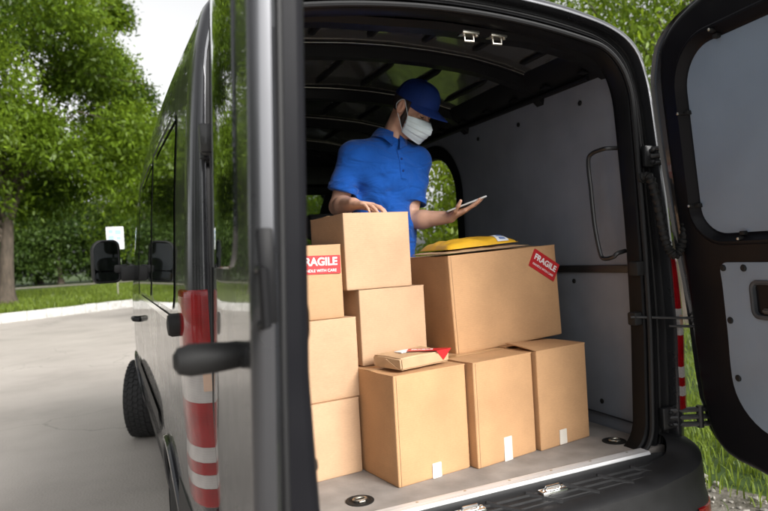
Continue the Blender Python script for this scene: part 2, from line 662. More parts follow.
SIDE_OUT = [(0.10, 0.33)] + arch(RA) + arch(FA, 0.41) + [(5.2, 0.33)]
SIDE_OUT = [(y, float(s_of_z(z))) for y, z in SIDE_OUT] + [(5.22, SMAX * 0.5), (5.2, SMAX), (0.10, SMAX)]
WIN_FRONT = rrect(3.0, 1.36, 3.98, 1.97, (0.06, 0.16, 0.08, 0.06))
WIN_SIDE = [rrect(0.42, 1.40, 1.50, 2.08, 0.09), rrect(1.66, 1.40, 2.84, 2.08, 0.09)]
DOOR_OPEN = rrect(1.56, 0.56, 2.82, 2.17, (0.1, 0.18, 0.18, 0.1), 8)
WSH = [(3.62, SMAX - 0.02), (3.58, SMAX - 0.62), (3.66, SMAX - 0.80), (4.42, SMAX - 0.74), (4.46, SMAX - 0.02)]
for side in (-1, 1):
    holes = [yz(WIN_FRONT), [(3.64, SMAX - 0.035), (3.62, SMAX - 0.62), (3.70, SMAX - 0.76), (4.40, SMAX - 0.72), (4.46, SMAX - 0.035)]]
    if side > 0:
        holes.append(yz(DOOR_OPEN))
    else:
        holes += [yz(h) for h in WIN_SIDE]
    skin_patch('body', SIDE_OUT, holes, M['paint'], van, side)
    g = skin_patch('front_window', yz(inset(WIN_FRONT, -0.012)), [], M['glass'], van, side, 0.003)
    skin_patch('windscreen', [(3.62, SMAX), (3.60, SMAX - 0.635), (3.69, SMAX - 0.775), (4.41, SMAX - 0.735), (4.47, SMAX)], [], M['glass'], van, side, 0.004)
for q in WIN_SIDE:
    p = skin_patch('side_window', yz(inset(q, -0.015)), [], M['darkglass'], van, -1, 0.004)
# slanted trim strip along the head of the side glass
for a, b in ((0.5, 1.46), (1.7, 2.8)):
    skin_patch('window_trim', yz([(a, 2.045), (b, 2.045), (b, 2.065), (a, 2.065)]), [], M['plastic'], van, -1, 0.012)
# waist moulding and window sill strip, left side
skin_patch('side_moulding', yz([(1.56, 0.70), (3.92, 0.70), (3.92, 0.80), (1.56, 0.80)]), [], M['plastic'], van, -1, 0.012)
skin_patch('belt_strip', yz([(0.42, 1.335), (2.86, 1.335), (2.86, 1.36), (0.42, 1.36)]), [], M['chrome'], van, -1, 0.006, step=0.02)
# door shut lines (dark gaps) on the left side: thin recessed rubber strips
for yy, z0, z1 in ((2.93, 0.42, 2.18), (4.02, 0.80, 1.40), (1.60, 1.36, 2.12)):
    skin_patch('shut_line', yz([(yy, z0), (yy + 0.011, z0), (yy + 0.011, z1), (yy, z1)]), [], M['rubber'], van, -1, 0.0015, step=0.03)
skin_patch('roof_gutter', [(0.16, SMAX - 0.74), (3.5, SMAX - 0.74), (3.5, SMAX - 0.715), (0.16, SMAX - 0.715)], [], M['rubber'], van, -1, 0.004, step=0.04)
# handle of the cab door
mb = MB()
mb.tube([(-0.995, 3.08, 1.16), (-1.035, 3.10, 1.165), (-1.04, 3.18, 1.17), (-1.035, 3.26, 1.165), (-0.99, 3.28, 1.16)], 0.016, 8)
mb.build('door_handle', M['plastic'], van)

# wheel arch lips and liners
for side in (-1, 1):
    for yc, r in ((RA, 0.40), (FA, 0.41)):
        mb = MB()
        pts = []
        for a in np.linspace(-0.05, math.pi + 0.05, 30):
            y, z = yc - r * math.cos(a), 0.36 + r * math.sin(a)
            p = skin(y, s_of_z(max(z, 0.331)), 0.006)
            pts.append((p[0] * side, p[1], z))
        mb.tube(pts, 0.016, 8)
        mb.build('wheel_arch', M['paint'], van)
        mb = MB()
        rows = []
        for xx in (0.62, 0.97):
            rows.append([(side * xx * (0.985 if yc > 3 else 1), yc - (r + 0.012) * math.cos(a), 0.36 + (r + 0.012) * math.sin(a)) for a in np.linspace(-0.2, math.pi + 0.2, 24)])
        mb.rows(rows, closed=False)
        mb.build('arch_liner', M['plastic'], van)

def make_wheel(x, y, steer=0.0):
    side = 1 if x > 0 else -1
    e = empty('wheel', (x, y, 0.345))
    R = Matrix.Rotation(steer, 3, 'Z')
    prof = [(0.20, -0.10), (0.245, -0.112), (0.30, -0.118), (0.332, -0.112), (0.343, -0.095), (0.346, -0.05), (0.346, 0.05), (0.343, 0.095), (0.332, 0.112), (0.30, 0.118), (0.245, 0.112), (0.20, 0.10)]
    t = MB().lathe(prof, (x, y, 0.345), 'X', 48, frame=R)
    # tread blocks
    for i in range(44):
        a = 2 * math.pi * i / 44
        for k, px in enumerate((-0.088, -0.044, 0.0, 0.044, 0.088)):
            aa = a + (0.07 if k % 2 else 0)
            rr = 0.3455 if abs(px) < 0.08 else 0.341
            c = R @ Vector((px, rr * math.cos(aa), rr * math.sin(aa)))
            t.box(Vector((x, y, 0.345)) + c - Vector((0.018, 0.019, 0.0085)), Vector((x, y, 0.345)) + c + Vector((0.018, 0.019, 0.0085)), 0.002, 1,
                  rot=R @ Matrix.Rotation(aa - math.pi / 2, 3, 'X') @ Matrix.Rotation(0.25 * (1 if px > 0 else -1), 3, 'Z'))
    set_parent(e, van)
    t.build('tyre', M['tyre'], e, sharp=30)
    rp = [(0.205, -0.09), (0.205, 0.09 * 1), (0.195, 0.098), (0.17, 0.07), (0.12, 0.06), (0.075, 0.075), (0.06, 0.1), (0.02, 0.103)]
    rp = [(r, h * side) for r, h in rp]
    rm = MB().lathe(rp, (x, y, 0.345), 'X', 40, frame=R)
    rm.build('rim', M['steel'], e)
for x, y, st in ((-0.855, RA, 0), (0.855, RA, 0), (-0.93, FA, math.radians(-17)), (0.93, FA, math.radians(-20))):
    make_wheel(x, y, st)

# ---------------------------------------------------------------- rear frame (ring between the skin and the door opening)
def arc(cx, cz, r, a0, a1, n):
    return [(cx + r * math.cos(math.radians(a0 + (a1 - a0) * i / n)), cz + r * math.sin(math.radians(a0 + (a1 - a0) * i / n))) for i in range(n + 1)]
def half_outer():
    zs = list(np.linspace(0.64, 2.16, 34))
    side_pts = [tuple(skin(0.10, s_of_z(z))[[0, 2]]) for z in zs]
    s0 = s_of_z(2.16)
    corner = [tuple(skin(0.10, s)[[0, 2]]) for s in np.linspace(s0, SMAX - 0.60, 15)[1:]]
    roof = [tuple(skin(0.10, s)[[0, 2]]) for s in np.linspace(SMAX - 0.60, SMAX, 14)[1:]]
    bottom = [(x, 0.565) for x in np.linspace(0, 0.90, 13)]
    bc = arc(0.90, 0.64, 0.075, -90, 0, 8)[1:-1]
    return bottom + bc + side_pts + corner + roof
def half_open():
    bottom = [(x, 0.676) for x in np.linspace(0, 0.67, 13)]
    bc = arc(0.67, 0.79, 0.114, -90, 0, 8)[1:-1]
    zs = np.linspace(0.79, 2.11, 34)
    side_pts = [(float(np.interp(z, [0.79, 1.1, 1.5, 2.11], [0.786, 0.800, 0.818, 0.826])), z) for z in zs]
    x0, z0 = side_pts[-1]
    corner = []
    for i in range(1, 15):
        a = math.radians(4 + (84 - 4) * i / 14)
        corner.append((x0 - 0.19 + 0.19 * math.cos(a), z0 + 0.235 * math.sin(a)))
    x1, z1 = corner[-1]
    roof = [(x1 * (1 - t), z1 + 0.065 * (1 - (1 - t) ** 2)) for t in np.linspace(0, 1, 14)[1:]]
    return bottom + bc + side_pts + corner + roof
HO, HI = half_outer(), half_open()
assert len(HO) == len(HI)
def full(half):
    return half + [(-x, z) for x, z in half[-2:0:-1]]
RO, RI = np.array(full(HO)), np.array(full(HI))
NR = len(RO)
def ring(t, y, extra=0.0):
    P = RO * (1 - t) + RI * t
    if extra:
        P = np.array(inset([tuple(p) for p in P], extra))
    return [(p[0], y + float(lean(p[1])), p[1]) for p in P]
mb = MB()
mb.rows([ring(0.0, 0.10), ring(0.004, 0.075), ring(0.03, 0.045), ring(0.09, 0.018), ring(0.17, 0.006), ring(0.28, 0.0), ring(0.34, 0.002), ring(0.36, 0.012), ring(0.37, 0.045)])
mb.build('rear_frame', M['paint'], van, sharp=40)
mb = MB()
mb.rows([ring(0.37, 0.045), ring(0.40, 0.05), ring(0.50, 0.052), ring(0.53, 0.062), ring(0.62, 0.064), ring(0.64, 0.048), ring(0.70, 0.044), ring(0.74, 0.060), ring(0.80, 0.062), ring(0.83, 0.050), ring(0.97, 0.046), ring(1.0, 0.052), ring(1.0, 0.115), ring(0.985, 0.122), ring(0.80, 0.125), ring(0.75, 0.16), ring(0.52, 0.17)])
mb.build('door_jamb', M['jamb'], van, sharp=38)
mb = MB()
P = ring(0.90, 0.036)
mb.tube(P, 0.0105, 8, closed=True)
mb.build('door_seal', M['seal'], van)
mb = MB()
mb.tube(ring(0.57, 0.055), 0.006, 6, closed=True)
mb.build('door_seal', M['seal'], van)

# ---------------------------------------------------------------- inside of the load bay
def lining_x(z):
    return np.interp(z, [0.6, 1.2, 1.6, 2.0, 2.3], [0.885, 0.890, 0.890, 0.880, 0.865])
def wall(name, side, y0, y1, z0, z1, hole=None, t=0.008, m='lining', off=0.0):
    out = resample([(y0, z0), (y1, z0), (y1, z1), (y0, z1)], 0.08)
    hs = [resample(hole, 0.05)] if hole else []
    V, F = fill2d(out, hs, (0.15, 0.12))
    n = len(V)
    X = lining_x(V[:, 1]) - off
    A = np.stack([side * X, V[:, 0], V[:, 1]], 1)
    return link_mesh(name, A, (F if side < 0 else F[:, ::-1]).tolist(), M[m], van)
LD = rrect(1.60, 0.62, 2.78, 2.17, (0.06, 0.26, 0.26, 0.06), 10)
wall('wall_panel', 1, 0.125, 3.0, 0.66, 1.405, rrect(1.60, 0.70, 2.78, 1.39, 0.02), off=0.004)
wall('wall_panel', 1, 0.125, 3.0, 1.43, 2.34, rrect(1.60, 1.445, 2.78, 2.17, (0.02, 0.26, 0.26, 0.02), 10), off=0.002)
wall('wall_panel', -1, 0.125, 3.0, 0.66, 2.34)
# black load rail between the two wall boards
for side in (1, -1):
    for y0, y1 in (((0.18, 1.545), (2.83, 2.98)) if side > 0 else ((0.18, 2.98),)):
        x = 0.876
        mb = MB().box((min(side * x, side * (x + 0.02)), y0, 1.402), (max(side * x, side * (x + 0.02)), y1, 1.437), 0.003)
        mb.build('load_rail', M['blacksteel'], van)
# frame around the side door opening, joins the lining to the skin
mb = MB()
N_ = len(LD)
rows = []
for k, (q, off) in enumerate(((LD, 0.0), (inset(LD, 0.012), 0.018), (inset(LD, 0.0), 0.03))):
    rows.append([(float(lining_x(z)) - 0.012 + off, y, z) for y, z in q])
DO = rrect(1.56, 0.56, 2.82, 2.17, (0.06, 0.26, 0.26, 0.06), 10)
rows.append([(float(skin(y, s_of_z(z))[0]) - 0.004, y, z) for y, z in inset(DO, -0.014)])
rows.insert(0, [(float(lining_x(z)) - 0.012, y, z) for y, z in inset(LD, -0.085)])
mb.rows(rows)
mb.build('side_door_frame', M['jamb'], van, sharp=40)
# sliding door, pushed back along the outside of the right wall
sdp = rrect(0.20, 0.52, 1.50, 2.14, (0.1, 0.16, 0.16, 0.1), 8)
sdo = skin_patch('sliding_door', yz(sdp), [], M['paint'], van, 1, 0.085)
skin_patch('door_lining', yz(inset(sdp, 0.004)), [], M['lining'], sdo, 1, 0.05)
mb = MB()
mb.rows([[tuple(skin(y, s_of_z(z), 0.085)) for y, z in resample(sdp, 0.08)], [tuple(skin(y, s_of_z(z), 0.05)) for y, z in resample(inset(sdp, 0.004), 0.08)][:len(resample(sdp, 0.08))]] if len(resample(sdp, 0.08)) == len(resample(inset(sdp, 0.004), 0.08)) else
        [[tuple(skin(y, s_of_z(z), 0.085)) for y, z in sdp], [tuple(skin(y, s_of_z(z), 0.05)) for y, z in inset(sdp, 0.004)]])
mb.build('door_edge', M['paint'], sdo)

# floor: board, aluminium edge strip, tie-down wells
mb = MB().box((-0.87, 0.035, 0.655), (0.87, 3.0, 0.690), 0.003)
mb.build('cargo_floor', M['floor'], van)
mb = MB()
prof = [(-0.004, 0.640), (-0.006, 0.688), (0.0, 0.6955), (0.012, 0.6965), (0.016, 0.6945), (0.022, 0.6965), (0.046, 0.6965), (0.051, 0.6905)]
mb.rows([[(x, y, z) for y, z in prof] for x in np.linspace(-0.745, 0.745, 2)], closed=False)
mb.build('edge_strip', M['alu'], van, sharp=20)
for sx in np.linspace(-0.66, 0.66, 8):
    MB().lathe([(0.0055, 0.0), (0.0055, 0.001), (0.003, 0.002)], (sx, 0.034, 0.6962), 'Z', 10).build('screw', M['steel'], van)
def tie_down(x, y):
    e = MB().lathe([(0.050, 0.0), (0.050, 0.0025), (0.044, 0.004), (0.040, 0.0035), (0.038, 0.0015)], (x, y, 0.690), 'Z', 28).build('tie_down_well', M['rubber'], van)
    pts = [(x + 0.024 * math.cos(a), y + 0.015 * math.sin(a), 0.697) for a in np.linspace(0, 2 * math.pi, 17)[:-1]]
    MB().tube(pts, 0.004, 8, closed=True).box((x - 0.012, y - 0.026, 0.692), (x + 0.012, y - 0.010, 0.699), 0.002).build('ring', M['steel'], e)
tie_down(-0.44, 0.165)
tie_down(0.74, 0.185)
tie_down(-0.55, 1.3)

# plastic tread below the sill, with ribs, chevrons and the two lock plates
mb = MB()
prof = [(-0.004, 0.688), (-0.010, 0.676), (-0.022, 0.668), (-0.060, 0.655), (-0.105, 0.643), (-0.128, 0.630), (-0.134, 0.600), (-0.134, 0.50)]
rows = []
for x in np.linspace(-0.93, 0.93, 60):
    k = max(0.0, (abs(x) - 0.74) / 0.19)
    rows.append([(x, y + 0.05 * k ** 2 * (1 if y < -0.05 else 0), z - 0.05 * k * k * (z > 0.62)) for y, z in prof])
mb.rows(rows, closed=False)
for i in range(3):
    y = -0.038 - 0.026 * i
    mb.tube([(x, y, 0.6555 - 0.0085 * i) for x in np.linspace(-0.72, 0.72, 10)], 0.011, 10)
for xx in np.arange(-0.66, 0.70, 0.165):
    s = -1 if xx > 0 else 1
    mb.tube([(xx + 0.05 * s, -0.028, 0.659), (xx, -0.068, 0.6465), (xx - 0.05 * s, -0.108, 0.6355)], 0.013, 10)
mb.build('entry_step', M['plastic'], van, sharp=35)
for xx in (0.215, -0.13):
    mb = MB().box((xx - 0.055, -0.075, 0.652), (xx + 0.055, -0.035, 0.672), 0.006)
    mb.tube([(xx - 0.03, -0.055, 0.672), (xx - 0.028, -0.055, 0.680), (xx + 0.028, -0.055, 0.680), (xx + 0.03, -0.055, 0.672)], 0.0055, 8)
    for k in (-0.044, 0.044):
        mb.lathe([(0.006, 0), (0.006, 0.003), (0.003, 0.0045)], (xx + k, -0.055, 0.672), 'Z', 10)
    mb.build('lock_plate', M['chrome'], van)

# bumper wrapping round the corners, with a red reflector at each end
def plan(t):
    """bumper line in plan: from the left wheel arch round to the right one"""
    pts = [(-0.990, 0.70), (-0.992, 0.4), (-0.985, 0.15)]
    for a in np.linspace(0, 90, 9):
        pts.append((-0.80 - 0.172 * math.cos(math.radians(a)), 0.03 - 0.185 * math.sin(math.radians(a))))
    left = pts + [(-0.6, -0.168), (-0.3, -0.174), (0.0, -0.176)]
    return left + [(-x, y) for x, y in left[-2::-1]]
PL = plan(0)
PLN = np.array(PL)
tg = np.gradient(PLN, axis=0)
tg /= np.linalg.norm(tg, axis=1, keepdims=True)
nr = np.stack([tg[:, 1], -tg[:, 0]], 1)
def bumper_row(out, z, zc=0.0, m=0):
    return [(p[0] + n[0] * out, p[1] + n[1] * out, z + zc * min(1, abs(p[0]) / 0.99) ** 6) for p, n in zip(PLN, nr)]
mb = MB()
mb.rows([bumper_row(-0.13, 0.648, 0.10), bumper_row(-0.06, 0.640, 0.10), bumper_row(-0.02, 0.632, 0.10), bumper_row(-0.004, 0.618, 0.10), bumper_row(0.0, 0.59, 0.08), bumper_row(0.004, 0.54, 0.02), bumper_row(0.012, 0.525), bumper_row(0.014, 0.44), bumper_row(0.006, 0.37), bumper_row(-0.02, 0.34), bumper_row(-0.10, 0.335)], closed=False)
bump = mb.build('bumper', M['plastic'], van, sharp=30)
for sgn in (-1, 1):
    mb = MB()
    P = [p for p in range(len(PL)) if 0.77 < abs(PLN[p, 0]) and PLN[p, 1] < 0.06 and PLN[p, 0] * sgn > 0]
    rows = []
    for o_, z in ((0.010, 0.512), (0.018, 0.508), (0.019, 0.46), (0.010, 0.456)):
        r = bumper_row(o_, z)
        rows.append([r[p] for p in P])
    mb.rows(rows, closed=False)
    mb.build('reflector', M['red'], bump)

# ---------------------------------------------------------------- tail lights: shells over the rear corners
def corner_pt(sgn, z, k, off):
    """k runs round the corner: 0 on the side, 1 on the rear face next to the door"""
    i = np.searchsorted(RO[:NR // 2, 1][13:80], z) + 13
    a = [(0.0, 0.16), (0.0, 0.10), (0.004, 0.075), (0.03, 0.045), (0.09, 0.018), (0.17, 0.006), (0.30, 0.0)]
    ts = np.linspace(0, 1, len(a))
    t = np.interp(k, ts, [q[0] for q in a])
    y = np.interp(k, ts, [q[1] for q in a])
    xo = float(skin(0.10, s_of_z(z))[0])
    xi = float(np.interp(z, [0.676, 0.79, 1.1, 1.5, 2.11], [0.70, 0.786, 0.800, 0.818, 0.826]))
    ang = math.radians(90 * min(1, max(0, (k - 0.12) / 0.62)))
    nx, ny = math.cos(ang), -math.sin(ang)
    return (sgn * (xo * (1 - t) + xi * t + nx * off), y + float(lean(z)) + ny * off, z)
def lamp_shell(sgn, z0, z1, k0=0.0, k1=1.0, off=0.014, taper=(0, 0)):
    mb = MB()
    ks = np.linspace(k0, k1, 16)
    zs = np.linspace(z0, z1, 10)
    grid = [[corner_pt(sgn, z, k, off) for k in ks] for z in zs]
    base = lambda z: [corner_pt(sgn, z, k, -0.004) for k in ks]
    e0, e1 = taper
    rows = [base(z0), [corner_pt(sgn, z0, k, off - (0.005 if e0 else 0)) for k in ks]] + [[corner_pt(sgn, min(max(z, z0 + e0), z1 - e1), k, off) for k in ks] for z in zs] + [[corner_pt(sgn, z1, k, off - (0.005 if e1 else 0)) for k in ks], base(z1)]
    mb.rows(rows if sgn > 0 else [r[::-1] for r in rows], closed=False)
    # end caps
    for kk in (0, -1):
        col = [r[kk] for r in rows[1:-1]]
        bas = [corner_pt(sgn, p[2], ks[kk], -0.004) for p in col]
        mb.rows([col, bas], closed=False)
    return mb
BANDS = [(1.2505, 1.468, 'red'), (1.1415, 1.250, 'clear'), (1.0115, 1.141, 'red'), (0.9675, 1.011, 'clear'), (0.9315, 0.967, 'red'), (0.8915, 0.931, 'clear'), (0.835, 0.891, 'red')]
for sgn in (-1, 1):
    tl = empty('tail_light', (sgn * 0.97, 0.03, 1.1))
    set_parent(tl, van)
    for z0, z1, c in BANDS:
        o = lamp_shell(sgn, z0, z1, taper=(0.006 if z0 < 0.85 else 0, 0.006 if z1 > 1.4 else 0)).build('red_lens' if c == 'red' else 'clear_lens', M[c], tl, sharp=50)
    # fine moulded ribs on the lenses
    rb = MB()
    for z in np.arange(0.768, 1.215, 0.0105):
        if any(abs(z - b[0]) < 0.008 or abs(z - b[1]) < 0.008 for b in BANDS):
            continue
        rb.tube([corner_pt(sgn, z, k, 0.0145) for k in np.linspace(0.06, 0.62, 9)], 0.0018, 5)
    rb.build('lens_rib', M['red'] if False else M['clear'], tl) if False else None
    lamp_shell(sgn, 1.175, 1.225, 0.80, 0.97, 0.016).build('amber_lens', M['amber'], tl, sharp=50)

# ---------------------------------------------------------------- ceiling, bows, header
def ceil_z(x, y=1.0):
    return np.interp(abs(x), [0, 0.21, 0.42, 0.60, 0.74, 0.84, 0.90], [2.478, 2.472, 2.455, 2.425, 2.39, 2.34, 2.25])
mb = MB()
xs = np.linspace(-0.90, 0.90, 31)
rows = []
for y in np.linspace(0.16, 3.5, 24):
    rows.append([(x, y, float(ceil_z(x)) + 0.004 * math.sin(5 * x + 3 * y) * math.cos(2.3 * y)) for x in xs])
mb.rows(rows, closed=False)
mb.build('ceiling', M['ceil'], van, sharp=60)
def bow(y, h=0.055, wd=0.075, m='jamb'):
    mb = MB()
    rows = []
    for x in np.linspace(-0.86, 0.86, 30):
        z = float(ceil_z(x)) - 0.002
        rows.append([(x, y - wd / 2 - 0.018, z - 0.004), (x, y - wd / 2 - 0.016, z - 0.008), (x, y - wd / 2, z - 0.010), (x, y - wd / 2 + 0.012, z - h), (x, y + wd / 2 - 0.012, z - h), (x, y + wd / 2, z - 0.010), (x, y + wd / 2 + 0.02, z - 0.006)])
    mb.rows(rows, closed=False)
    return mb.build('roof_bow', M[m], van, sharp=30)
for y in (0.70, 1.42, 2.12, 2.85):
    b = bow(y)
    # pale highlight on the flange edge, put in as a thin metal bead
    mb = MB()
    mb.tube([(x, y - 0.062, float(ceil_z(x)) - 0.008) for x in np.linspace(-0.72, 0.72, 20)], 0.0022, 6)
    mb.build('rib_highlight', M['steel'], b)
# longitudinal swages pressed into the roof skin
for k, (y0, y1) in enumerate(((0.24, 0.60), (0.80, 1.32), (1.52, 2.02), (2.22, 2.76))):
    for x in (-0.66, -0.40, -0.14, 0.12, 0.38, 0.64):
        z = float(ceil_z(x)) - 0.004
        mb = MB()
        q = []
        for t in np.linspace(0, 1, 9):
            q.append((x, y0 + 0.04 + (y1 - y0 - 0.08) * t, z))
        mb.tube(q, [0.004] + [0.016] * 7 + [0.004], 10)
        mb.build('swage', M['jamb'], van)
# side rails below the roof
for sgn in (-1, 1):
    mb = MB()
    pr = [(0.72, 2.395), (0.755, 2.335), (0.82, 2.295), (0.865, 2.285), (0.885, 2.36)]
    mb.rows([[(sgn * x, y, z) for x, z in pr] for y in np.linspace(0.27, 3.2, 12)], closed=False)
    mb.tube([(sgn * 0.81, y, 2.282) for y in np.linspace(0.3, 3.0, 12)], 0.012, 8)
    for y in np.arange(0.3, 2.9, 0.26):
        mb.box((sgn * 0.785 - 0.02, y - 0.02, 2.298), (sgn * 0.785 + 0.02, y + 0.02, 2.312), 0.003)
    mb.build('roof_rail', M['jamb'], van, sharp=30)
# rear header behind the opening
mb = MB()
rows = []
for x in np.linspace(-0.86, 0.86, 30):
    z = float(ceil_z(x))
    zo = float(np.interp(abs(x), [0, 0.45, 0.6, 0.74, 0.86], [2.405, 2.388, 2.370, 2.335, 2.28]))
    yl = float(lean(z))
    rows.append([(x, 0.115 + yl, zo), (x, 0.145 + yl, zo - 0.018), (x, 0.22 + yl, zo - 0.012), (x, 0.245 + yl, zo + 0.012), (x, 0.26 + yl, z - 0.003)])
mb.rows(rows, closed=False)
mb.build('rear_header', M['jamb'], van, sharp=30)
# two latch strikers on the header
for xx in (0.135, 0.265):
    mb = MB()
    z = 2.385
    y = 0.205
    mb.box((xx - 0.038, y - 0.022, z - 0.008), (xx + 0.038, y + 0.022, z + 0.006), 0.003)
    mb.tube([(xx - 0.020, y, z - 0.006), (xx - 0.020, y, z - 0.030), (xx + 0.020, y, z - 0.030), (xx + 0.020, y, z - 0.006)], 0.006, 8)
    for k in (-0.029, 0.029):
        mb.lathe([(0.007, 0), (0.007, -0.005), (0.004, -0.007)], (xx + k, y - 0.01, z - 0.008), 'Z', 10)
    mb.build('latch_striker', M['steel'], van)
# third brake light on the rear edge of the roof
mb = MB().box((-0.22, 0.085, 2.500), (0.20, 0.15, 2.528), 0.006)
o = mb.build('brake_light', M['red'], van)

# things on the right-hand wall: grab handle, studs
mb = MB()
gx = 0.845
pts = [(0.842, 0.165, 1.50), (0.80, 0.17, 1.49), (0.79, 0.185, 1.475), (0.79, 0.24, 1.47), (0.79, 0.262, 1.50), (0.79, 0.285, 1.62), (0.79, 0.296, 1.78), (0.785, 0.298, 1.90), (0.785, 0.275, 1.935), (0.79, 0.21, 1.945), (0.80, 0.19, 1.945), (0.842, 0.175, 1.945)]
mb.tube(catmull(pts, 5), 0.0095, 10)
mb.build('grab_handle', M['blacksteel'], van)
for (y, z) in ((0.16, 0.80), (0.40, 0.80), (0.17, 1.08), (0.165, 1.28), (0.2, 2.2), (0.42, 2.2), (0.55, 1.36), (0.9, 1.36), (0.9, 2.2), (1.3, 2.2), (1.3, 1.36)):
    MB().lathe([(0.012, 0), (0.012, -0.003), (0.008, -0.006)], (float(lining_x(z)) - 0.003, y, z), 'X', 12).build('stud', M['rubber'], van)
# fittings on the right jamb
for lo, hi in (((0.785, 0.05, 1.395), (0.84, 0.10, 1.455)), ((0.77, 0.06, 1.19), (0.84, 0.105, 1.245))):
    MB().box(lo, hi, 0.008).build('jamb_fitting', M['rubber'], van)
MB().lathe([(0.022, 0), (0.022, -0.018), (0.014, -0.024)], (0.835, 0.075, 1.33), 'X', 14).build('rubber_stop', M['rubber'], van)

# underside, inner sills and cab
MB().box((-0.95, 0.0, 0.36), (0.95, 4.0, 0.645), 0.01).build('underbody', M['plastic'], van)
MB().box((-0.93, 3.0, 0.45), (0.93, 4.1, 0.56), 0.01).build('cab_floor', M['rubber'], van)
mb = MB()
mb.rows([[(x, y, z) for x in np.linspace(-0.90, 0.90, 9)] for y, z in ((4.55, 0.5), (4.0, 0.55), (3.92, 0.95), (3.80, 1.22), (3.86, 1.34), (4.0, 1.37), (4.42, 1.38))], closed=False)
mb.build('dashboard', M['rubber'], van)
# overhead shelf above the windscreen
MB().box((-0.80, 3.05, 2.12), (0.80, 3.62, 2.16), 0.01).box((-0.80, 3.05, 2.12), (0.80, 3.075, 2.30), 0.01).build('overhead_shelf', M['plastic'], van)
# partition posts behind the seats
for x in (-0.84, 0.84):
    MB().box((x - 0.05, 2.84, 0.69), (x + 0.05, 2.98, 2.30), 0.01).build('partition_post', M['jamb'], van)
def seat(x):
    e = empty('seat', (x, 3.3, 0.56))
    set_parent(e, van)
    MB().box((x - 0.25, 3.10, 0.90), (x + 0.25, 3.62, 1.04), 0.05, 4).box((x - 0.22, 3.14, 0.56), (x + 0.22, 3.58, 0.9), 0.02).build('cushion', M['seat'], e)
    MB().box((x - 0.25, 2.99, 1.00), (x + 0.25, 3.13, 1.66), 0.06, 4, rot=Matrix.Rotation(0.12, 3, 'X')).build('backrest', M['seat'], e)
    MB().box((x - 0.14, 2.94, 1.69), (x + 0.14, 3.05, 1.90), 0.05, 4).tube([(x - 0.06, 3.0, 1.6), (x - 0.06, 3.0, 1.72)], 0.008, 6).tube([(x + 0.06, 3.0, 1.6), (x + 0.06, 3.0, 1.72)], 0.008, 6).build('headrest', M['seat'], e)
seat(-0.45)
seat(0.42)
mb = MB()
c = Vector((-0.45, 3.72, 1.33))
R = Matrix.Rotation(math.radians(62), 3, 'X')
mb.tube([c + R @ Vector((0.2 * math.cos(a), 0.2 * math.sin(a), 0)) for a in np.linspace(0, 2 * math.pi, 33)[:-1]], 0.016, 8, closed=True)
mb.tube([c - Vector((0.2, 0, 0)), c + Vector((0, 0.04, 0)), c + Vector((0.2, 0, 0))], 0.018, 8)
mb.build('steering_wheel', M['rubber'], van)

# wing mirrors: housing, arm, two glasses
def wing_mirror(sgn):
    e = empty('wing_mirror', (sgn * 1.14, 3.75, 1.60))
    set_parent(e, van)
    R = Matrix.Rotation(-sgn * math.radians(20), 3, 'Z')
    c = Vector((sgn * 1.20, 3.72, 1.61))
    out = rrect(-0.112, -0.178, 0.112, 0.178, (0.05, 0.06, 0.09, 0.05), 6)
    mb = MB()
    rows = []
    for d, y in ((0.012, -0.012), (0.0, -0.006), (0.0, 0.03), (0.012, 0.07), (0.045, 0.10), (0.09, 0.11)):
        rows.append([c + R @ Vector((sgn * -x, y, z)) for x, z in inset(out, d)])
    rows.insert(0, [c + R @ Vector((sgn * -x, 0.012, z)) for x, z in inset(out, 0.018)])
    mb.rows(rows)
    mb.add([p for p in rows[-1]], [list(range(len(out)))])
    mb.build('housing', M['plastic'], e, sharp=40)
    mb = MB()
    V, F = fill2d(rrect(-0.093, -0.073, 0.093, 0.157, 0.03))
    mb.add([c + R @ Vector((-sgn * x, 0.002, z)) for x, z in V], F[:, ::-1].tolist())
    mb.build('mirror_glass', M['mirror'], e)
    mb = MB()
    V, F = fill2d(rrect(-0.093, -0.157, 0.093, -0.085, 0.03))
    R2 = R @ Matrix.Rotation(0.12, 3, 'X')
    mb.add([c + R @ Vector((-sgn * x, 0.002, z)) for x, z in V], F[:, ::-1].tolist())
    mb.build('mirror_glass', M['mirror'], e)
    MB().box(c + Vector((-0.11 if sgn > 0 else 0.05, 0.02, -0.10)), c + Vector((-0.05 if sgn > 0 else 0.16, 0.07, -0.03)), 0.015).box(c + Vector((-0.24 if sgn > 0 else 0.10, 0.01, -0.17)), c + Vector((-0.10 if sgn > 0 else 0.24, 0.08, -0.04)), 0.02).build('arm', M['plastic'], e)
wing_mirror(-1)
wing_mirror(1)
# rubber stop on the left side wall for the opened door
mb = MB().lathe([(0.028, 0.0), (0.036, -0.01), (0.036, -0.045), (0.03, -0.055), (0.012, -0.058)], (-0.985, 0.16, 1.36), 'X', 18)
mb.box((-1.0, 0.13, 1.37), (-0.98, 0.19, 1.43), 0.006)
mb.build('door_stop', M['rubber'], van)
# front grille, head lights
for sgn in (-1, 1):
    mb = MB()
    rows = []
    for y in np.linspace(4.72, 5.05, 6):
        rows.append([(sgn * p[0], p[1], p[2]) for p in [skin(y, s_of_z(z), 0.006) for z in (0.92, 1.0, 1.08, 1.15)]])
    mb.rows(rows if sgn < 0 else [r[::-1] for r in rows], closed=False)
    mb.build('headlight', M['clear'], van)
MB().box((-0.62, 5.2, 0.36), (0.62, 5.26, 0.86), 0.03).build('grille', M['plastic'], van)

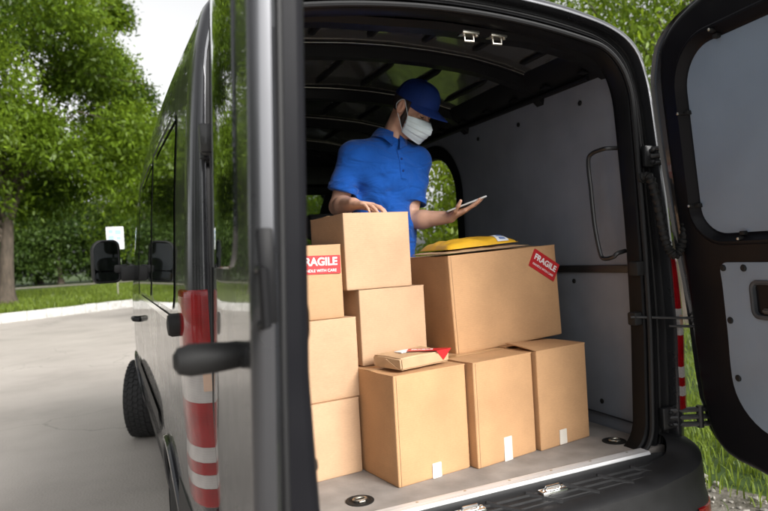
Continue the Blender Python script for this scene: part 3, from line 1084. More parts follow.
# ---------------------------------------------------------------- rear doors
HY = -0.006
RD = RO * 0.61 + RI * 0.39
half = RD[:NR // 2 + 1]
def door_outline():
    pts = [tuple(p) for p in half if p[0] > 0.035]
    x0 = 0.006
    zb, ztop = pts[0][1] - 0.0, pts[-1][1] + 0.002
    out = []
    # generous radius at the lower meeting corner, small one at the top
    r = 0.05
    for p in pts:
        if p[0] > x0 + r + 0.005:
            out.append(p)
    out += arc(x0 + r, ztop - r, r, 90, 180, 5)
    out += arc(x0 + r, zb + r, r, 180, 270, 5)
    # round off the lower hinge corner more than the frame itself
    res = []
    for (x, z) in out:
        if z < 0.86 and x > 0.66:
            # superellipse corner
            cx, cz, q = 0.66, 0.86, 0.24
            dx, dz = (x - cx) / q, (cz - z) / q
            l = (abs(dx) ** 2.6 + abs(dz) ** 2.6) ** (1 / 2.6)
            if l > 1:
                x, z = cx + dx / l * q, cz - dz / l * q
        res.append((x, z))
    return resample(res, 0.03)
DOUT = door_outline()
def win_outline(d):
    pts = [(x, z) for x, z in inset(DOUT, d)]
    return pts
WINP = rrect(0.115, 1.505, 0.825, 2.29, (0.16, 0.19, 0.08, 0.10), 10)
WINP = [(x - 0.035 * max(0, (z - 1.6) / 0.6) * max(0, (x - 0.2) / 0.6), z) for x, z in WINP]
def door(sgn, ang, HX, shift=0.0, tilt=0.0):
    th = -ang if sgn < 0 else ang
    Rz = Matrix.Rotation(th, 3, 'Z')
    H = Vector((sgn * HX, HY, 0))
    def pt(x, d, z):
        if d > 0.03:
            d = d + 0.020 * min(1, max(0, (1.36 - z) / 0.3)) * min(1, (d - 0.03) / 0.04)
        q = Vector((sgn * x, -0.012 + float(lean(z)) + d, z))
        return tuple(H + Rz @ (q - H) + Vector((shift + (tilt * (2.1 - z)), 0, 0)))
    def rows_of(lst):
        return [[pt(x, d, z) for x, z in (inset(DOUT, i) if i else DOUT)] for i, d in lst]
    e = empty('rear_door', (sgn * HX, HY, 1.4))
    set_parent(e, van)
    flip = sgn < 0
    mb = MB()
    # outer skin
    cv = lambda x, z=1.0: (0.066 + 0.040 * min(1.0, max(0.0, (z - 1.15) / 1.0))) * max(0.0, (x - 0.28) / 0.62) ** 2.6
    o_in = inset(DOUT, 0.016)
    V, F = fill2d(o_in, [], (0.07, 0.07))
    mb.add([pt(x, -0.012 + cv(x, z), z) for x, z in V], F.tolist())
    mb.rows([[pt(x, d + cv(x, z) * wgt, z) for x, z in (inset(DOUT, i) if i else DOUT)] for i, d, wgt in [(0.016, -0.012, 1), (0.009, -0.011, 1), (0.004, -0.007, 1), (0.001, -0.001, 1), (0.0, 0.006, 0.9), (0.0, 0.022, 0.5), (0.008, 0.030, 0.3)]])
    mb.build('outer_skin', M['paint'], e, sharp=40)
    # inner frame with raised border and window recess
    mb = MB()
    mb.rows(rows_of([(0.008, 0.030), (0.022, 0.032), (0.026, 0.040), (0.029, 0.066), (0.034, 0.078), (0.043, 0.0835), (0.055, 0.0845), (0.058, 0.0845)]))
    wi = resample(WINP, 0.04)
    V, F = fill2d(inset(DOUT, 0.058), [wi], (0.09, 0.09))
    mb.add([pt(x, 0.0845 + 0.006 * math.exp(-((z - 1.44) / 0.035) ** 2), z) for x, z in V], F[:, ::-1].tolist())
    rr = [(0.0, 0.0845), (0.006, 0.090), (0.014, 0.090), (0.022, 0.080), (0.034, 0.060), (0.040, 0.056), (0.055, 0.054)]
    mb.rows([[pt(x, d, z) for x, z in (inset(wi, i) if i else wi)] for i, d in rr])
    fr = mb.build('inner_frame', M['doorin'], e, sharp=42)
    # rubber seals round the rim
    mb = MB()
    mb.tube([pt(x, 0.036, z) for x, z in inset(DOUT, 0.016)], 0.0075, 8, closed=True)
    mb.build('door_seal', M['seal'], e)
    # board behind the window
    V, F = fill2d(inset(wi, 0.045), [], (0.1, 0.1))
    mb = MB().add([pt(x, 0.060, z) for x, z in V], F[:, ::-1].tolist())
    mb.rows([[pt(x, 0.060, z) for x, z in inset(wi, 0.045)], [pt(x, 0.050, z) for x, z in inset(wi, 0.045)]])
    wp = mb.build('window_panel', M['doorpanel'], e, sharp=40)
    # clips that hold it
    Wd = np.array(wi)
    for tx, tz in ((0.80, 2.02), (0.80, 1.66), (0.60, 1.50), (0.30, 1.50), (0.115, 1.7), (0.115, 2.0), (0.3, 2.23), (0.55, 2.22)):
        k = int(np.argmin((Wd[:, 0] - tx) ** 2 + (Wd[:, 1] - tz) ** 2))
        x, z = Wd[k]
        cx, cz = 0.46, 1.87
        l = math.hypot(cx - x, cz - z)
        ux, uz = (cx - x) / l, (cz - z) / l
        if abs(ux) > abs(uz):
            ux, uz = math.copysign(1, ux), 0
        else:
            ux, uz = 0, math.copysign(1, uz)
        mb = MB()
        a = (x + ux * 0.042, z + uz * 0.042)
        b = Vector(pt(a[0], 0.066, a[1]))
        mb.box(b - Vector((0.011, 0.011, 0.008)), b + Vector((0.011, 0.011, 0.008)), 0.003, 2, rot=Rz)
        b2 = Vector(pt(x + ux * 0.024, 0.083, z + uz * 0.024))
        mb.box(b2 - Vector((0.008, 0.012, 0.006)), b2 + Vector((0.008, 0.012, 0.006)), 0.003, 2, rot=Rz)
        cl = mb.build('clip', M['rubber'], e)
        q = Vector(pt(x + ux * 0.022, 0.097, z + uz * 0.022))
        MB().lathe([(0.0055, -0.003), (0.0055, 0.002), (0.003, 0.004)], q, 'Y', 10, frame=Rz).build('screw', M['steel' if sgn > 0 else 'rubber'], cl)
    # lower board with studs and handle recess
    lp = rrect(0.09, 0.80, 0.700, 1.440, (0.20, 0.035, 0.05, 0.10), 10)
    lp = resample(lp, 0.05)
    hr = rrect(0.37, 1.245, 0.565, 1.365, 0.022, 5)
    V, F = fill2d(lp, [hr], (0.1, 0.1))
    mb = MB().add([pt(x, 0.0925, z) for x, z in V], F[:, ::-1].tolist())
    mb.rows([[pt(x, 0.0845, z) for x, z in inset(lp, -0.002)], [pt(x, 0.0915, z) for x, z in lp], [pt(x, 0.0925, z) for x, z in inset(lp, 0.002)]])
    ip = mb.build('inner_panel', M['doorpanel'], e, sharp=40)
    for x, z in ((0.683, 1.42), (0.59, 1.42), (0.38, 1.42), (0.15, 1.42), (0.68, 1.22), (0.67, 1.0), (0.52, 0.83), (0.3, 0.83), (0.11, 1.0), (0.11, 1.2)):
        MB().lathe([(0.013, -0.002), (0.013, 0.003), (0.009, 0.007)], pt(x, 0.0925, z), 'Y', 14, frame=Rz).build('stud', M['rubber'], ip)
    # handle: bezel, bowl, lever
    mb = MB()
    mb.rows([[pt(x, d, z) for x, z in inset(hr, i)] for i, d in ((-0.012, 0.0925), (-0.010, 0.099), (-0.003, 0.101), (0.004, 0.098), (0.008, 0.070), (0.02, 0.060), (0.045, 0.058))])
    V, F = fill2d(inset(hr, 0.045))
    mb.add([pt(x, 0.058, z) for x, z in V], F[:, ::-1].tolist())
    hd = mb.build('door_handle', M['greyplastic'], ip, sharp=35) if False else mb.build('door_handle', M['greyplastic'], e, sharp=35)
    mb = MB()
    for (x0, x1, z0, z1, d0, d1) in ((0.425, 0.485, 1.262, 1.355, 0.066, 0.094), (0.425, 0.535, 1.255, 1.275, 0.078, 0.097)):
        V, F = [], []
        b = [pt(x0, d0, z0), pt(x1, d0, z0), pt(x1, d0, z1), pt(x0, d0, z1), pt(x0, d1, z0), pt(x1, d1, z0), pt(x1, d1, z1), pt(x0, d1, z1)]
        bm = bmesh.new()
        vs = [bm.verts.new(p) for p in b]
        for f in ((3, 2, 1, 0), (4, 5, 6, 7), (0, 1, 5, 4), (1, 2, 6, 5), (2, 3, 7, 6), (3, 0, 4, 7)):
            bm.faces.new([vs[i] for i in f])
        bmesh.ops.recalc_face_normals(bm, faces=bm.faces)
        bmesh.ops.bevel(bm, geom=bm.edges[:], offset=0.006, segments=3, affect='EDGES')
        bm.verts.index_update()
        mb.add([p.co[:] for p in bm.verts], [[q.index for q in f.verts] for f in bm.faces])
        bm.free()
    mb.build('lever', M['greyplastic'], hd)
    # glass on the outside
    V, F = fill2d(inset(wi, 0.03), [], (0.1, 0.1))
    MB().add([pt(x, -0.016 + cv(x, z), z) for x, z in V], F.tolist()).rows([[pt(x, -0.016 + cv(x, z), z) for x, z in inset(wi, 0.03)], [pt(x, -0.010 + cv(x, z), z) for x, z in inset(wi, 0.026)]]).build('rear_window', M['darkglass'], e, sharp=40)
    # hinges
    for zc in (1.89, 0.80):
        k = int(np.argmin([abs(z - zc) + (9 if x < 0.6 else 0) for x, z in DOUT]))
        hx = DOUT[k][0]
        mb = MB()
        a = Vector(pt(hx - 0.03, 0.03, zc))
        b = Vector((sgn * (hx - 0.01), 0.030 + float(lean(zc)), zc))
        p = (a + b) / 2 + Vector((sgn * 0.02, -0.01, 0))
        mb.tube([p - Vector((0, 0, 0.045)), p + Vector((0, 0, 0.045))], 0.014, 12)
        for dz in (-0.03, 0.0, 0.03):
            mb.tube([a + Vector((0, 0, dz)), p + Vector((0, 0, dz)), b + Vector((0, 0, dz))], 0.011, 8)
        mb.box(a - Vector((0.012, 0.03, 0.04)), a + Vector((0.012, 0.03, 0.04)), 0.006, 2, rot=Rz)
        mb.box(b - Vector((0.035, 0.012, 0.045)), b + Vector((0.035, 0.012, 0.045)), 0.006, 2)
        for dz in (-0.025, 0.025):
            mb.lathe([(0.009, 0.0), (0.009, -0.012), (0.006, -0.016)], b + Vector((0.0, -0.01, dz)), 'Y', 8)
        mb.build('hinge', M['blacksteel'], e, sharp=35)
    # check strap from the jamb to the door
    a = Vector((sgn * 0.76, 0.075, 1.215))
    b = Vector(pt(0.865, 0.04, 1.195))
    mb = MB().tube([a + Vector((0, 0, 0.012)), b + Vector((0, 0, 0.012))], 0.0055, 8).tube([a + (b - a) * 0.5 - Vector((0, 0, 0.022)), b - Vector((0, 0, 0.022))], 0.0055, 8)
    mb.box(b - Vector((0.03, 0.045, 0.035)), b + Vector((0.012, 0.03, 0.03)), 0.006, 2, rot=Rz)
    if sgn > 0:
        mb.build('check_strap', M['blacksteel'], e)
    return e, pt
rdoor, rpt = door(1, math.radians(82), 0.93, 0.050, 0.108)
ldoor, lpt = door(-1, math.radians(92.3), 0.973)
# outer handle of the left door and its catch on the meeting edge
mb = MB()
a, b = Vector(lpt(0.13, -0.01, 1.392)), Vector(lpt(0.13, -0.114, 1.392))
mb.tube([a, a + (b - a) * 0.3, a + (b - a) * 0.75, a + (b - a) * 0.93, b], [0.021, 0.024, 0.026, 0.021, 0.010], 16)
mb.tube([a + Vector((0, 0.03, 0)), a + (b - a) * 0.6 + Vector((0, 0.05, 0))], [0.02, 0.015], 12)
mb.build('door_handle', M['rubber'], ldoor)
mb = MB()
for zc, hh in ((1.52, 0.07),):
    c = Vector(lpt(0.006, 0.012, zc))
    mb.box(c - Vector((0.012, 0.004, hh)), c + Vector((0.012, 0.006, hh)), 0.004)
c = Vector(lpt(0.004, 0.012, 1.50))
mb.tube([c + Vector((-0.012, -0.004, -0.05)), c + Vector((-0.012, -0.03, -0.05)), c + Vector((-0.012, -0.03, 0.03)), c + Vector((-0.012, -0.004, 0.03))], 0.008, 8)
mb.build('door_latch', M['jamb'], ldoor)
# cable conduit between the right jamb and its door
mb = MB()
c = catmull([(0.845, 0.06, 1.80), (0.85, 0.02, 1.795), (0.855, -0.005, 1.70), (0.862, -0.02, 1.58), (0.878, -0.03, 1.50), (0.905, -0.04, 1.475), (0.935, -0.05, 1.52), (0.945, -0.06, 1.60), (0.945, -0.065, 1.66)], 12)
rad = [0.017 + 0.0035 * math.sin(i * 1.9) for i in range(len(c))]
rad[0] = rad[1] = rad[2] = 0.024
mb.tube(c, rad, 12)
mb.build('cable_conduit', M['rubber'], van)

van.location.x = 0.026
# ================================================================ BOXES
def xform(loc, yaw=0.0, roll=0.0):
    return Matrix.Translation(Vector(loc)) @ Matrix.Rotation(yaw, 4, 'Z') @ Matrix.Rotation(roll, 4, 'Y')

def local_child(o, parent):
    """child built in the parent's own coordinates"""
    o.parent = parent

def carton(fl, wdt, dep, hgt, yaw, m, label, roll=0.0, seam='x', tape_top=True, open_flap=0.0, corner_seam=False, seed=0):
    """fl = front left bottom corner; local origin at the middle of the base, front face at -Y"""
    c, s = math.cos(yaw), math.sin(yaw)
    ctr = Vector((fl[0] + c * wdt / 2 - s * dep / 2, fl[1] + s * wdt / 2 + c * dep / 2, fl[2]))
    rr = random.Random(seed)
    x, y = wdt / 2, dep / 2
    t = 0.004
    # four walls with a soft bulge, dense enough to bend a little
    mb = MB()
    per = resample(rrect(-x, -y, x, y, 0.005, 3), 0.03)
    rows = []
    zs = [0.0, 0.002, 0.005] + list(np.linspace(0.02, hgt - 0.02, 12)) + [hgt - 0.006, hgt - 0.003]
    bl = 0.0035 * rr.uniform(0.6, 1.4)
    for k, z in enumerate(zs):
        q = []
        zz = math.sin(math.pi * z / hgt)
        for px, py in per:
            fx = math.cos(math.pi * px / wdt * 0.98)
            fy = math.cos(math.pi * py / dep * 0.98)
            b = bl * zz
            ins = 0.003 if k == 0 else (0.001 if k == 1 else 0)
            ox = (1 if px > 0 else -1) * (b * max(0, fy) - ins) if abs(abs(px) - x) < 0.006 else 0
            oy = (1 if py > 0 else -1) * (b * max(0, fx) - ins) if abs(abs(py) - y) < 0.006 else 0
            q.append((px + ox, py + oy, z))
        rows.append(q)
    mb.rows(rows)
    mb.add(rows[0], [list(range(len(per)))[::-1]])
    zt = hgt - 0.012
    mb.add([(px * 0.985, py * 0.985, zt) for px, py in per], [list(range(len(per)))])
    o = mb.build('cardboard_box', m, None, sharp=50)
    # move the origin to the base centre
    off = o.location.copy()
    o.data.transform(Matrix.Translation(off))
    o.matrix_world = xform(ctr, yaw, roll)
    tag(o, label, 'cardboard box', 'cardboard boxes stacked in the load bay')
    # two top flaps meeting along the middle
    g = 0.0015
    for k in (0, 1):
        fb = MB()
        a = open_flap if k == 0 else 0.0
        if seam == 'x':
            ln = y - g
            R = Matrix.Rotation(-a * (1 if k else -1), 3, 'X')
            n = 9
            row0, row1 = [], []
            for i in range(n + 1):
                d = ln * i / n
                sag = -0.0025 * math.sin(math.pi * i / n) * rr.uniform(0.4, 1.0)
                yy = (-y + d * math.cos(a)) if k == 0 else (y - d)
                zz = hgt + sag * (0 if a else 1) + (d * math.sin(a) * (1 - 0.35 * d / ln) if k == 0 else 0)
                row0.append((yy, zz))
            rows = []
            for xx in np.linspace(-x + 0.0005, x - 0.0005, 8):
                tw = 1.0 - (0.9 * xx / x if a else 0)
                up_ = [(xx, yy, hgt + (zz - hgt) * (tw if a else 1)) for yy, zz in row0]
                rows.append(up_ + [(p[0], p[1], p[2] - t) for p in up_[::-1]])
            fb.rows(rows)
            fb.add(rows[0], [list(range(len(rows[0])))])
            fb.add(rows[-1], [list(range(len(rows[0])))[::-1]])
        else:
            ln = x - g
            rows = []
            for yy in np.linspace(-y + 0.0005, y - 0.0005, 6):
                up_ = [((-x + ln * i / 8) * (1 if k == 0 else -1), yy, hgt - 0.002 * math.sin(math.pi * i / 8)) for i in range(9)]
                rows.append(up_ + [(p[0], p[1], p[2] - t) for p in up_[::-1]])
            fb.rows(rows if k else [r[::-1] for r in rows])
            fb.add(rows[0], [list(range(len(rows[0])))])
            fb.add(rows[-1], [list(range(len(rows[0])))[::-1]])
        local_child(fb.build('flap', m, None, sharp=40), o)
    if tape_top and not open_flap:
        tb = MB()
        if seam == 'x':
            tb.box((-x - 0.001, -0.024, hgt + 0.0002), (x + 0.001, 0.024, hgt + 0.0008), 0)
        else:
            tb.box((-0.024, -y - 0.004, hgt - 0.04), (0.024, -y - 0.0034, hgt + 0.001), 0).box((-0.024, -y - 0.0035, hgt + 0.0004), (0.024, y, hgt + 0.001), 0)
        local_child(tb.build('packing_tape', M['cleartape'], None, smooth=False), o)
    if corner_seam:
        local_child(MB().box((-x + 0.012, -y - 0.0022, 0.003), (-x + 0.0145, -y + 0.0005, hgt - 0.004), 0.0006).build('glued_seam', M['card_dark'], None), o)
    return o

def front_sheet(o, name, m, x0, z0, w_, h_, y, rot=0.0, t=0.0006, curl=0.0):
    mb = MB()
    R = Matrix.Rotation(rot, 3, 'Y')
    V, F = fill2d(rrect(-w_ / 2, -h_ / 2, w_ / 2, h_ / 2, 0.003, 3))
    c = Vector((x0, y, z0))
    fr = [tuple(c + R @ Vector((a, 0, b))) for a, b in V]
    mb.add(fr, F.tolist())
    k = len(resample(rrect(-w_ / 2, -h_ / 2, w_ / 2, h_ / 2, 0.003, 3), 1))
    edge = rrect(-w_ / 2, -h_ / 2, w_ / 2, h_ / 2, 0.003, 3)
    mb.rows([[tuple(c + R @ Vector((a, 0, b))) for a, b in edge], [tuple(c + R @ Vector((a, t + 0.003, b))) for a, b in edge]])
    q = mb.build(name, m, None, smooth=False)
    local_child(q, o)
    return q

def fragile_label(o, x0, z0, y, w_=0.165, h_=0.085, rot=0.0, frame=None):
    q = front_sheet(o, 'fragile_label', M['labelred'], x0, z0, w_, h_, y, rot)
    base = Matrix.Translation(Vector((x0, y - 0.0012, z0))) @ Matrix.Rotation(rot, 4, 'Y') @ Matrix.Rotation(math.radians(90), 4, 'X')
    for txt, dz, wd, fat in (('FRAGILE', 0.011, w_ * 0.84, 0.0012), ('HANDLE WITH CARE', -0.023, w_ * 0.80, 0.0004)):
        tt = text_part('lettering', txt, 0.04, M['white'], None, base @ Matrix.Translation((0, dz, 0)), fat=fat, width=wd)
        pw = q.location.copy()
        tt.parent = q
        tt.location = tt.location - pw
    return q

# --- three boxes along the sill
b1 = carton((-0.249, 0.195, 0.6905), 0.335, 0.36, 0.407, math.radians(8), M['card'], 'tan front box carrying a small brown parcel, leftmost of the front three', corner_seam=True, seed=1)
front_sheet(b1, 'paper_label', M['tape'], 0.005, 0.028, 0.042, 0.056, -0.184)
b2 = carton((0.097, 0.206, 0.6905), 0.322, 0.36, 0.412, math.radians(9.5), M['card'], 'tan box on the load floor, middle of the front three, under the big box', corner_seam=True, seed=2)
front_sheet(b2, 'paper_label', M['tape'], 0.0, 0.045, 0.044, 0.10, -0.184)
b3 = carton((0.430, 0.246, 0.6905), 0.305, 0.36, 0.415, math.radians(9), M['card'], 'tan box on the load floor with its top flap lifted, rightmost of the front three', open_flap=math.radians(5), seed=3)
front_sheet(b3, 'paper_label', M['tape'], -0.02, 0.035, 0.044, 0.062, -0.184)
# --- left stack
carton((-0.675, 0.397, 0.6905), 0.385, 0.50, 0.295, math.radians(6), M['card_pale'], 'pale brown box at the bottom of the left stack beside the open door', seed=4)
carton((-0.668, 0.410, 0.9865), 0.388, 0.48, 0.315, math.radians(5.5), M['card_pale'], 'pale brown box in the middle of the left stack under the red-labelled box', seed=5)
f_ = carton((-0.690, 0.425, 1.3025), 0.362, 0.40, 0.290, math.radians(4), M['card_dark'], 'darker box with a straight red FRAGILE label, topmost of the left stack', seed=6)
fragile_label(f_, 0.081, 0.213, -0.206, 0.185, 0.072, math.radians(1))
# --- second stack, on the first front box
carton((-0.262, 0.452, 1.0990), 0.312, 0.38, 0.305, math.radians(6), M['card_pale'], 'pale box standing on the front left box, under the tallest box', seed=7)
carton((-0.311, 0.455, 1.4060), 0.297, 0.38, 0.309, math.radians(2.5), M['card_pale'], 'pale box at the very top of the pile with the man\'s hand resting on it', seed=8)
# --- big box
big = carton((0.166, 0.445, 1.107), 0.615, 0.36, 0.425, math.radians(5), M['card'], 'large tan box with a tilted red FRAGILE label carrying the yellow envelope', roll=math.radians(-2.2), corner_seam=True, seed=9)
fragile_label(big, 0.228, 0.335, -0.1845, 0.170, 0.088, math.radians(32))

# --- small parcel wrapped in kraft paper on the first front box
def small_parcel():
    W_, D_, H_ = 0.252, 0.17, 0.046
    mb = MB()
    bm = bmesh.new()
    bmesh.ops.create_cube(bm, size=1)
    for v in bm.verts:
        v.co = Vector((v.co.x * W_, v.co.y * D_, (v.co.z + 0.5) * H_))
    bmesh.ops.bevel(bm, geom=bm.edges[:], offset=0.006, segments=3, affect='EDGES')
    bmesh.ops.subdivide_edges(bm, edges=[e for e in bm.edges if e.calc_length() > 0.03], cuts=4, use_grid_fill=True)
    for v in bm.verts:
        v.co.z += 0.0025 * math.sin(v.co.x * 31) * math.sin(v.co.y * 43 + 1) * (v.co.z > 0.03)
        v.co.y += 0.002 * math.sin(v.co.x * 60 + v.co.z * 50) * (1 if abs(v.co.y) > 0.07 else 0)
    bm.verts.index_update()
    mb.add([v.co[:] for v in bm.verts], [[q.index for q in f.verts] for f in bm.faces])
    bm.free()
    o = mb.build('small_parcel', M['kraft'], None, sharp=50)
    o.data.transform(Matrix.Translation(o.location))
    o.matrix_world = xform((-0.100, 0.338, 1.1070), math.radians(15))
    tag(o, 'small flat brown paper parcel with a red ribbon label on the front left box', 'parcel')
    # folded paper triangle on the left end
    mb = MB().add([(-W_ / 2 - 0.0015, -D_ / 2 + 0.012, 0.003), (-W_ / 2 - 0.0015, D_ / 2 - 0.012, 0.003), (-W_ / 2 - 0.004, 0.0, H_ * 0.8), (-W_ / 2 + 0.002, -D_ / 2 + 0.012, 0.003), (-W_ / 2 + 0.002, D_ / 2 - 0.012, 0.003), (-W_ / 2 + 0.002, 0, H_ * 0.8)],
                  [(0, 2, 1), (0, 3, 5, 2), (1, 2, 5, 4), (0, 1, 4, 3)])
    local_child(mb.build('paper_fold', M['kraft'], None, smooth=False), o)
    # white label and slanted red label on the top, folding over the front edge
    R = Matrix.Rotation(math.radians(2), 3, 'Z')
    z = H_ + 0.0042
    mb = MB().box((-0.045, 0.005, z - 0.004), (0.030, 0.050, z), 0.001, 1)
    local_child(mb.build('paper_label', M['paper'], None, smooth=False), o)
    R = Matrix.Rotation(math.radians(-48), 3, 'Z')
    mb = MB()
    c = Vector((0.058, -0.040, 0))
    top = [c + R @ Vector((a, b, 0)) for a, b in ((-0.085, -0.034), (0.085, -0.034), (0.085, 0.034), (-0.085, 0.034))]
    # clip against the front edge and continue down the front face
    yb = -D_ / 2 - 0.0004
    poly = [(p.x, p.y) for p in top]
    def clip(pl, keep):
        out = []
        for i in range(len(pl)):
            a, b = pl[i], pl[(i + 1) % len(pl)]
            ia, ib = keep(a), keep(b)
            if ia:
                out.append(a)
            if ia != ib:
                tt = (yb - a[1]) / (b[1] - a[1])
                out.append((a[0] + (b[0] - a[0]) * tt, yb))
        return out
    a = clip([(p[0], min(p[1], D_ / 2)) for p in poly], lambda p: p[1] >= yb)
    bpoly = clip(poly, lambda p: p[1] < yb)
    mb.add([(p[0], p[1], z + 0.0004) for p in a], [list(range(len(a)))])
    if len(bpoly) > 2:
        mb.add([(p[0], yb - 0.0026, z + 0.0004 + (p[1] - yb)) for p in bpoly], [list(range(len(bpoly)))])
    lb = mb.build('fragile_label', M['labelred'], None, smooth=False)
    local_child(lb, o)
    base = Matrix.Translation(c + Vector((0, 0, z + 0.0008))) @ Matrix.Rotation(math.radians(-48), 4, 'Z')
    tt = text_part('lettering', 'FRAGILE', 0.04, M['white'], None, base @ Matrix.Translation((-0.028, 0.008, 0)), fat=0.0012, width=0.085)
    tt.location = tt.location - lb.location
    tt.parent = lb
    return o
small_parcel()

# --- envelopes on the big box
def pillow(name, m, L_, D_, H_, loc, yaw, roll, label, cat, flat=0.35):
    mb = MB()
    n, k = 40, 20
    rows_t, rows_b = [], []
    for j in range(k + 1):
        v = -1 + 2 * j / k
        rt, rb = [], []
        for i in range(n + 1):
            u = -1 + 2 * i / n
            e = max(0.0, (1 - abs(u) ** 5) * (1 - abs(v) ** 4)) ** 0.55
            wv = 1 + 0.10 * math.sin(7 * u + 3 * v) + 0.07 * math.sin(15 * u * v + 2 * u)
            x = u * L_ / 2 * (1 - 0.012 * math.cos(v * 3))
            y = v * D_ / 2
            cr = 0.0025 * math.sin(16 * u + 4 * v) * (abs(v) > 0.7)
            rt.append((x, y, 0.002 + H_ * e * wv + cr * 0.5))
            rb.append((x, y, 0.0 + 0.0 * e))
        rows_t.append(rt)
        rows_b.append(rb)
    mb.rows(rows_t, closed=False)
    mb.rows([r[::-1] for r in rows_b], closed=False)
    rim_t = rows_t[0] + [r[-1] for r in rows_t[1:]] + rows_t[-1][-2::-1] + [r[0] for r in rows_t[-2:0:-1]]
    rim_b = rows_b[0] + [r[-1] for r in rows_b[1:]] + rows_b[-1][-2::-1] + [r[0] for r in rows_b[-2:0:-1]]
    mb.rows([rim_b, rim_t])
    o = mb.build(name, m, None, sharp=70)
    o.data.transform(Matrix.Translation(o.location))
    o.matrix_world = xform(loc, yaw, roll)
    tag(o, label, cat)
    return o
kr = pillow('kraft_envelope', M['kraft'], 0.47, 0.26, 0.009, (0.365, 0.605, 1.5385), math.radians(7), math.radians(-2.2), 'flat brown paper envelope lying between the large box and the yellow envelope', 'envelope')
ye = pillow('padded_envelope', M['yellow'], 0.39, 0.23, 0.036, (0.352, 0.600, 1.5560), math.radians(6), math.radians(-3.0), 'puffy yellow padded envelope with a white address label on the large box', 'envelope')
mb = MB()
rows = []
for u in np.linspace(0.40, 0.74, 8):
    r = []
    for v in np.linspace(-0.985, -0.50, 14):
        e = max(0.0, (1 - abs(u) ** 5) * (1 - abs(v) ** 4)) ** 0.55
        wv = 1 + 0.10 * math.sin(7 * u + 3 * v) + 0.07 * math.sin(15 * u * v + 2 * u)
        r.append((u * 0.195, v * 0.115 - 0.0015, 0.002 + 0.036 * e * wv + 0.0022))
    rows.append(r)
mb.rows(rows[::-1], closed=False)
al = mb.build('address_label', M['paper'], None)
local_child(al, ye)
mb = MB()
for i, (v0, v1) in enumerate(((-0.94, -0.86), (-0.80, -0.66))):
    rows = []
    for u in np.linspace(0.48, 0.66, 5):
        r = []
        for v in (v0, v1):
            e = max(0.0, (1 - abs(u) ** 5) * (1 - abs(v) ** 4)) ** 0.55
            wv = 1 + 0.10 * math.sin(7 * u + 3 * v) + 0.07 * math.sin(15 * u * v + 2 * u)
            r.append((u * 0.195, v * 0.115 - 0.003, 0.002 + 0.036 * e * wv + 0.0034))
        rows.append(r)
    mb.rows(rows[::-1], closed=False)
pr = mb.build('print', M['blueprint'], None)
pr.location = pr.location - al.location
pr.parent = al

